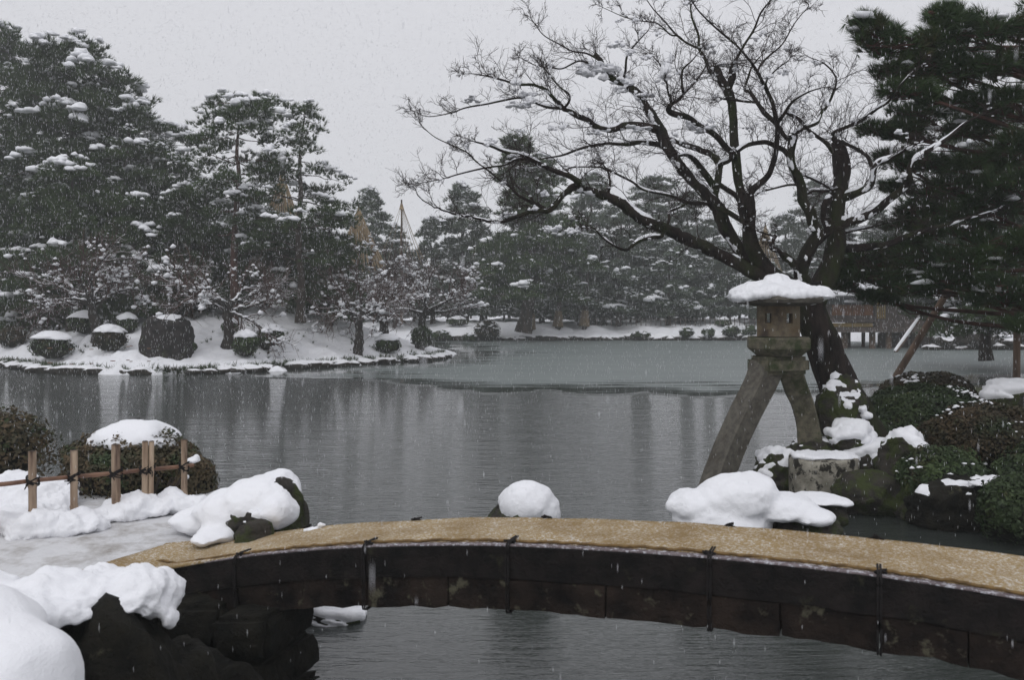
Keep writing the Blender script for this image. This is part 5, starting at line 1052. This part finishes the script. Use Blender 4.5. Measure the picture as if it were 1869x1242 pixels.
# snow berm along the fence and heap behind it
bl = []
for i, (px, py) in enumerate([(-120, 965), (-60, 955), (0, 960), (40, 965), (85, 968), (120, 962), (160, 958), (200, 950), (240, 943), (280, 942), (320, 932), (350, 935), (140, 970), (60, 975)]):
    Y = (H - PZ) * F / (py - HY); s = random.uniform(.13, .22); bl.append((*P(px, py - 6, Y), s * 1.2, s, s * .62, .6))
for px, py, Y, a, h in [(-80, 905, 9.2, .7, .35), (-10, 900, 9.2, .55, .33), (50, 905, 9.1, .45, .28), (90, 915, 9.0, .25, .2), (30, 930, 8.8, .5, .22), (-160, 915, 9, .8, .4)]: bl.append((*P(px, py + 10, Y * K), a * K, a * .8 * K, h * .8 * K, .6))
V, T = blobmesh(bl, .02, 2, .045, 6, 12, .012); mb = MB(); mb.add(V, T); mb.ob('snow_bank', M['snow'], None, label='rough shovelled snow heaped along the foot of the bamboo fence', cat='snow heap')

# bamboo fence
fn = thing('bamboo_fence', 'low bamboo fence with one rail and black rope knots beside the path', 'fence', P(200, 960, 8.2 * K) * [1, 1, 0] + [0, 0, PZ])
posts = [(-22, 985, 832, 8), (60, 975, 824, 7), (135, 952, 822, 6.3), (212, 946, 812, 7.5), (264, 938, 806, 5.4), (275, 937, 806, 4.6), (336, 926, 803, 5.6)]
def fY(py): return (H - PZ) * F / (py - HY)
pc = []
for px, pb, pt, r in posts:
    Y = fY(pb); r = r / F * Y; a = P(px, pb + 14, Y); b = P(px + random.uniform(-2, 2), pt, Y); b[2] = H - (pt - HY) / F * Y; hgt = b[2] - a[2]
    u = np.linspace(0, 1, 40); pth = a + np.outer(u, b - a); nd = [.28, .62] if px != 212 else [.33]
    rad = np.full(40, r); 
    for q in nd: rad = rad + r * .22 * np.exp(-((u - q - random.uniform(-.05, .05)) / .016) ** 2)
    mb = MB(); mb.add(*tube(pth, rad, 12)); po = mb.ob('post', M['bamboo'], fn); pc.append((px, a, b, r, Y))
    for q in nd:
        e = a + (b - a) * (q + random.uniform(-.03, .03)); mb = MB(); mb.add(*tube([e - [0, 0, .005], e - [0, 0, .002], e + [0, 0, .002], e + [0, 0, .005]], [r * 1.02, r * 1.16, r * 1.16, r * 1.02], 12)); mb.ob('node', M['bamboo_dark'], po)
    mb = MB(); mb.add(*tube([b, b + [0, 0, .003]], r * .75, 12)); mb.ob('cut_top', M['bark'], fn)
rl = [(-260, 905, 8.6 * K), (-22, 887, fY(985)), (60, 878, fY(975)), (135, 871, fY(952)), (212, 864, fY(946)), (268, 858, fY(938)), (336, 852, fY(926)), (352, 850, fY(922))]
rp = np.array([P(a, b, y + .045) for a, b, y in rl]); mb = MB(); q = smoothpath(rp, 8); u = np.linspace(0, 9, len(q)); mb.add(*tube(q, .017 + .003 * np.exp(-((u % 1 - .5) / .03) ** 2), 10)); mb.ob('rail', M['bamboo_dark'], fn)
for (px, a, b, r, Y), (x, y) in zip(pc, [(-22, 887), (60, 878), (135, 871), (212, 864), (264, 858), (275, 858), (336, 852)]):
    c = P(x, y, Y + .02); mb = MB()
    for j in range(7):
        aa = np.linspace(0, 2 * np.pi, 14); tl = random.uniform(-1, 1); ring = c + np.c_[np.cos(aa) * (r + .012), np.sin(aa) * (r + .028), np.cos(aa) * .028 * np.sign(tl) + random.uniform(-.012, .012) + 0 * aa]; mb.add(*tube(ring, .0045, 5, False))
    for j in range(3): mb.add(*tube(smoothpath([c + [0, -r - .02, 0], c + [random.uniform(-.035, .035), -r - .03, random.uniform(-.02, .03)], c + [random.uniform(-.05, .05), -r - .03, random.uniform(-.06, -.01)]], 3), .004, 5))
    mb.ob('rope_knot', M['rope'], fn)

# shrubs behind the fence
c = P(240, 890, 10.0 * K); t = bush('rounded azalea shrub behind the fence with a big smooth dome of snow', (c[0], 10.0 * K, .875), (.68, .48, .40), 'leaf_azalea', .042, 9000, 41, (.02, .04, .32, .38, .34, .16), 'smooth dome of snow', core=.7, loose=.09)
t2 = t
st_ = MB()
for j in range(22):
    a = random.uniform(-.56, .56); st_.add(*tube(smoothpath([(c[0] + a * .25, 8.1, .5), (c[0] + a * .8, 7.85, .66), (c[0] + a * 1.2, 7.68, .9)], 3), [.018] * 3 + [.008] * 4, 5))
st_.ob('stems', M['bark'], t)
V, T = blobmesh([EL(352, 842, 9.6, .09, .08, .045, .5), EL(340, 872, 9.5, .04, .04, .04, .8), EL(358, 838, 9.6, .05, .05, .05, .5)], .012, 3, .02, 9, 2); mb = MB(); mb.add(V, T); mb.ob('snow_lump', M['snow'], t, kind='stuff')
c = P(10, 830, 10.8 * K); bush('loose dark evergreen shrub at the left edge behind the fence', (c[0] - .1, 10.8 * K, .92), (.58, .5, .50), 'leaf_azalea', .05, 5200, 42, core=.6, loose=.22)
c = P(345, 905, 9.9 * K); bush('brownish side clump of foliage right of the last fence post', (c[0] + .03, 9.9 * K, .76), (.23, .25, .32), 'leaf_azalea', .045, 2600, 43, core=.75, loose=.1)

# ------------------------------------------------------------------ rocks round the lantern and maple
bl_ = thing('stone_block', 'pale lichen-blotched hewn block with a flat snowy top right of the lantern foot', 'rock', P(1500, 905, 10.6) * [1, 1, 0])
cb = P(1502, 868, 10.6); aa = np.linspace(0, 2 * np.pi, 72, endpoint=False); rows = []
for z_, q in [(-.62, .86), (-.3, .94), (-.1, .98), (.05, 1.0), (.15, 1.0), (.20, .985), (.225, .95), (.23, .8), (.23, .5), (.23, .2)]:
    rows.append(np.c_[cb[0] + np.sign(np.cos(aa)) * np.abs(np.cos(aa)) ** .75 * .40 * q, cb[1] + np.sign(np.sin(aa)) * np.abs(np.sin(aa)) ** .75 * .34 * q, np.full(72, cb[2] + z_)])
V = np.vstack(rows); i = np.arange(len(V)).reshape(-1, 72); nx = np.roll(i, -1, 1); T = quads(np.stack([i[:-1], nx[:-1], nx[1:], i[1:]], -1).reshape(-1, 4)); V = np.vstack([V, [cb[0], cb[1], cb[2] + .23]]); T = np.vstack([T, np.c_[np.full(72, len(V) - 1), i[-1], nx[-1]]]); V = V + fbm(V * 4, 8, 4)[:, None] * .02
mb = MB(); mb.add(V, T); mb.ob('stone', M['rock_lichen'], bl_)
V, T = blobmesh([(cb[0] - .14, cb[1], cb[2] + .235, .25, .28, .05, .3), (cb[0] + .12, cb[1], cb[2] + .235, .25, .28, .045, .3), (cb[0] + .3, cb[1] + .05, cb[2] + .22, .14, .22, .05, .5)], .014, 3, .02, 8, 3, .005); mb = MB(); mb.add(V, T); mb.ob('snow_cap', M['snow'], bl_)
rock('mossy rock at the water edge beneath the spread of the lantern legs', P(1420, 865, 11.0), (.32, .3, .30), 'rock_moss', 111, amp=.12, shell=(.50, .05, 7, .35))
rock('dark mossy plinth rock under the right lantern foot', P(1490, 820, 11.4), (.36, .3, .17), 'rock_moss', 112, None, amp=.09, shell=(1.0, .03, 6, .5))
rock('tall mossy boulder with a snow tuft against the foot of the maple', P(1535, 745, 11.7), (.34, .32, .46), 'rock_moss', 113, amp=.12, shell=(.80, .07, 4, .4))
rock('rock draped with a ragged apron of snow right of the lantern foot', P(1545, 808, 11.25), (.34, .28, .24), 'rock_moss', 114, amp=.1, shell=(.22, .06, 6, .4))
rock('mossy rock with melting snow on its shoulder below the azalea', P(1655, 855, 10.4), (.38, .36, .44), 'rock_moss', 115, amp=.11, shell=(.62, .05, 6, .4))
rock('low snow-covered rock between the pale block and the mossy shoulder rock', P(1605, 845, 11.0), (.44, .3, .26), 'rock_moss', 116, amp=.08, shell=(.25, .06, 3, .3))
rock('dark rock at the waterline below the pale block', P(1590, 905, 10.2), (.50, .35, .27), 'rock_moss', 117, None, amp=.12, planes=12)
rock('black rock in shade under the azalea by the water', P(1730, 925, 9.7), (.50, .42, .35), 'bank_rock', 118, None, amp=.14, planes=12, shell=(.95, .03, 5, .5))
rock('knobbly dark rock between the shoulder rock and the shaded black rock', P(1670, 915, 10.0), (.30, .3, .28), 'rock_moss', 121, None, amp=.14, shell=(.9, .03, 5, .5))
rock('snowy rock at the right edge beyond the green mound shrub', P(1850, 728, 13.5), (.5, .4, .26), 'rock_moss', 119, amp=.08, shell=(.35, .07, 2, .3))
V, T = blobmesh([(*P(1560, 720, 11.5), .05, .05, .07, .8), (*P(1572, 745, 11.45), .09, .08, .06, .7), (*P(1585, 760, 11.4), .06, .06, .05, .7), (*P(1548, 742, 11.4), .04, .04, .05, .8)], .015, 2, .035, 7, 3, .01); mb = MB(); mb.add(V, T); mb.ob('root_snow', M['snow'], mp)
for i, (px, py, Y, a, b, h, lab) in enumerate([(1845, 800, 10.8, .28, .3, .2, 'patch of snow seen through the branches at the right edge'), (1830, 880, 9.4, .35, .25, .05, 'thin snow streak on the dark slope below the azalea'), (1862, 905, 9.0, .14, .2, .09, 'rounded snow lump at the right edge above the water'), (1700, 890, 10.2, .15, .2, .04, 'small snow patch under the azalea foliage')]):
    V, T = blobmesh([(*P(px, py, Y), a, b, h, .5), (*(P(px, py, Y) + [a * .7, .1, -h * .2]), a * .6, b * .7, h * .7, .5), (*(P(px, py, Y) - [a * .7, .05, h * .3]), a * .5, b * .5, h * .6, .5)], .022, 3, .035, 6, 20 + i, .01); mb = MB(); mb.add(V, T); mb.ob('snow_patch', M['snow'], None, label=lab, cat='snow patch')
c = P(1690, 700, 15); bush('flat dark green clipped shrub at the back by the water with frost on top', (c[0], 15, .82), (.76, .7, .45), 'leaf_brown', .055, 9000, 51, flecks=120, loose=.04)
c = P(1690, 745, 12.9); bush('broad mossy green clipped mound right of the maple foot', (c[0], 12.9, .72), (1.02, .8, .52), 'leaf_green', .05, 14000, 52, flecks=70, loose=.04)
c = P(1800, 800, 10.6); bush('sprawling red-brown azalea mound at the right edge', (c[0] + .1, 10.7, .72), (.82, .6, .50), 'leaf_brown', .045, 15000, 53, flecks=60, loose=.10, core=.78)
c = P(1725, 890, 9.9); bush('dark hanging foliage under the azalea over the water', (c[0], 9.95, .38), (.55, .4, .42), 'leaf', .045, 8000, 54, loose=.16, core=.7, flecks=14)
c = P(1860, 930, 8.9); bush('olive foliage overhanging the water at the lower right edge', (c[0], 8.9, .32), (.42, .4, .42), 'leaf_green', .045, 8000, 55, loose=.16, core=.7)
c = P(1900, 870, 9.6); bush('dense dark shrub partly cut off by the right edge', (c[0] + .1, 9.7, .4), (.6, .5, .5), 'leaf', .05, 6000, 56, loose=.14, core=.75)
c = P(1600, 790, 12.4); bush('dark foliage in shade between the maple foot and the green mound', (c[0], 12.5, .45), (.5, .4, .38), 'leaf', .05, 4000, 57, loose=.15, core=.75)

# ------------------------------------------------------------------ near pine leaning in from the right
rng = np.random.default_rng(5)
npn = thing('pine_tree', 'dark near pine reaching in from the right edge with drooping reddish boughs', 'tree', (10.3, 13.9, .5))
PK = 1.25; T0 = np.array([10.3, 13.9, .4]); trunk = smoothpath([T0, T0 + [.1, 0, 1.6], T0 + [-.15, .1, 3.2], T0 + [.1, .1, 5.0], T0 + [-.1, 0, 6.6], T0 + [.1, 0, 9.6]], 6)
wd = MB(); wd.add(*tube(trunk, np.linspace(.24, .09, len(trunk)), 12))
pads = [(1640, 80, 85, 38, 9.6), (1600, 60, 40, 22, 9.6), (1690, 120, 80, 45, 9.8), (1665, 165, 60, 30, 9.6), (1750, 130, 80, 50, 10), (1790, 60, 80, 55, 9.5), (1860, 40, 80, 60, 9.5), (1830, 110, 80, 45, 9.8), (1850, 180, 80, 50, 10), (1780, 190, 70, 38, 10.2), (1880, 260, 60, 40, 10), (1740, 40, 40, 25, 9.4),
        (1645, 240, 40, 16, 10.6), (1680, 205, 60, 18, 10.6), (1610, 235, 40, 14, 10.6), (1760, 235, 60, 20, 10.8), (1640, 290, 55, 16, 11), (1790, 300, 60, 28, 10.6), (1860, 330, 70, 40, 10.2), (1740, 340, 70, 34, 11), (1800, 380, 80, 45, 10.8), (1690, 380, 50, 30, 11.4), (1740, 420, 70, 40, 11), (1850, 440, 70, 50, 10.4), (1790, 470, 80, 40, 10.6),
        (1590, 475, 60, 26, 11.6), (1640, 450, 60, 30, 11.6), (1560, 500, 50, 26, 11.8), (1620, 505, 70, 30, 11.5), (1690, 470, 70, 34, 11.2), (1680, 520, 70, 28, 11.2), (1745, 510, 70, 34, 10.9), (1810, 545, 60, 30, 10.6), (1860, 520, 60, 40, 10.2), (1640, 340, 30, 14, 11.6), (1525, 520, 30, 12, 11.9), (1690, 300, 40, 12, 11.3), (1880, 590, 46, 22, 10.4), (1600, 543, 36, 11, 11.7), (1548, 470, 30, 12, 11.8), (1712, 22, 26, 12, 9.4), (1575, 40, 22, 10, 9.5), (1625, 130, 40, 14, 9.8), (1660, 410, 45, 22, 11.6)]
pos, nrm, shp = [], [], []
G_ = []
for px, py, w, h, y in pads:
    y *= PK; h *= .66; c = P(px, py, y); a, hh = w * y / F, h * y / F; i = int(np.clip(((c[2] - .8) / 7.6) * len(trunk), 4, len(trunk) - 1)); p0 = trunk[max(0, i - 4)]
    mid1 = p0 * .6 + c * .4 + [0, rng.normal() * .2, .25 + rng.normal() * .15]; mid2 = p0 * .25 + c * .75 + [0, rng.normal() * .2, .05 + rng.normal() * .12]
    pth = smoothpath([p0, mid1, mid2, c + [0, 0, -hh * .3], c + [-a * .7, 0, -hh * .1]], 4); wd.add(*tube(pth, np.linspace(.05, .009, len(pth)), 7, False))
    nb = int(12 + a * 26); th_ = rng.uniform(0, 6.28, nb); r_ = np.sqrt(rng.uniform(0.05, 1, nb)); e = c + np.c_[np.cos(th_) * r_ * a, np.sin(th_) * r_ * a * .8, rng.uniform(-.7, .7, nb) * hh * np.sqrt(1 - r_ ** 2 * .8)]
    s0 = pth[rng.integers(len(pth) // 2, len(pth), nb)]; mdl = (s0 + e) / 2 + rng.normal(size=(nb, 3)) * .05 - [0, 0, .03]; wd.add(*tubes(np.stack([s0, mdl, e], 1), np.tile([.010, .007, .005], (nb, 1)), 4))
    for q in range(nb):
        k = rng.integers(12, 19); d = e[q] - mdl[q]; d /= np.linalg.norm(d); u = rng.uniform(.2, 1.05, k)[:, None]; pos.append(mdl[q] + (e[q] - mdl[q]) * u + rng.normal(size=(k, 3)) * .035); nrm.append(d * .9 + rng.normal(size=(k, 3)) * .45 + [0, 0, .45])
        if rng.uniform() < .035: G_.append(e[q] + [0, 0, .05])
pos = np.vstack(pos); nrm = np.vstack(nrm)
wd.ob('trunk', M['bark_red'], npn)
mb = MB(); mb.add(*scatter(*TUFT_N, pos, frames(nrm), rng.uniform(.11, .22, len(pos)))); mb.ob('crown', M['needle_near'], npn, False)
G_ = np.array(G_); w = rng.uniform(.05, .13, len(G_)); mb = MB(); mb.add(*lumps(G_, np.c_[w * 1.6, w, w * .6], 2, .45))
big = [(1735, 205, 25, 6, 10.4), (1700, 238, 14, 4, 10.6), (1760, 200, 22, 8, 10.3), (1630, 238, 12, 4, 10.6), (1770, 130, 20, 6, 9.9), (1850, 165, 22, 6, 9.9), (1755, 385, 24, 7, 10.9), (1790, 318, 12, 5, 10.5), (1760, 60, 20, 7, 9.5), (1620, 258, 9, 4, 10.8), (1725, 488, 30, 8, 11.1), (1795, 532, 22, 9, 10.7), (1680, 502, 16, 4, 11.2), (1560, 555, 20, 4, 11.9)]
for px, py, ww, hh, y in [(*q[:4], q[4] * PK) for q in big]: mb.add(*lumps([P(px + q * 8, py - 3, y) for q in (-1, 0, 1)], [[ww * y / F * .7, ww * y / F * .5, hh * y / F]] * 3, 3, .35))
mb.ob('snow_load', M['snow'], npn, kind='stuff')
# props under the near pine
pp = thing('support_pole', 'thick slanting timber pole propping the near pine over the green shrub', 'pole', P(1640, 690, 13.4)); mb = MB(); a, b = P(1634, 690, 16.2), P(1722, 545, 16.2); e = b + (b - a) * .45; mb.add(*tube([a, b, e], [.066, .06, .05], 9)); mb.ob('pole', M['wood_pole'], pp)
pp = thing('support_pole', 'straight upright timber pole near the right edge standing in the pond bank', 'pole', P(1855, 715, 13.2)); mb = MB(); mb.add(*tube([P(1855, 725, 16.2) , P(1856, 600, 16.2), P(1850, 500, 16.2)], .062, 9)); mb.ob('pole', M['wood_pole'], pp)
# big dark pines of the right bank, behind the near one
pine_at(1800, 200, 34, .3, 'shadowy mid-distance pine behind the near pine on the right', 'pines of the right bank', base=.14, prof=dome(3.0, 1.2), seed=81, levels=15, per=4, pad=(.6, 1.0), density=44, ts=.28, snow=.45, r0=.2)
pine_at(1960, 120, 30, .3, 'shadowy mid-distance pine half outside the right edge', 'pines of the right bank', base=.12, prof=dome(3.2, 1.2), seed=82, levels=15, per=4, pad=(.6, 1.0), density=44, ts=.28, snow=.45, r0=.2)

# ------------------------------------------------------------------ falling wet snow
rng = np.random.default_rng(77); n = 74000; Y = np.where(np.arange(n) < 260, rng.uniform(.8, 2.4, n), 2.4 + 34 * rng.uniform(0, 1, n) ** .6); X = rng.uniform(-1, 1, n) * (.72 * Y + 1.0); Z = rng.uniform(.02, 1, n) * (H + .45 * Y + .5)
ok = (Z > .05); TV, TT = ico(1); 
TV = np.array([[1, 0, 0], [-.5, .87, 0], [-.5, -.87, 0], [0, 0, 1.], [0, 0, -1.]]); TT = np.array([[0, 1, 3], [1, 2, 3], [2, 0, 3], [1, 0, 4], [2, 1, 4], [0, 2, 4]])
D = rng.normal(size=(n, 3)) * .06 + [-.17, 0, 1]; w = rng.uniform(.0008, .0018, n) * np.clip(Y / 8, .75, 2.4); l = rng.uniform(.013, .028, n) * np.clip(Y / 10, .7, 1.8)
V, T = scatter(TV, TT, np.c_[X, Y, Z][ok], frames(D[ok]), np.c_[w, w, l][ok])
ob('falling_snow', mesh('falling_snow', V, T, M['snow_far'], True), kind='stuff', label='slanting wet snowflakes falling all through the air')

#MORE
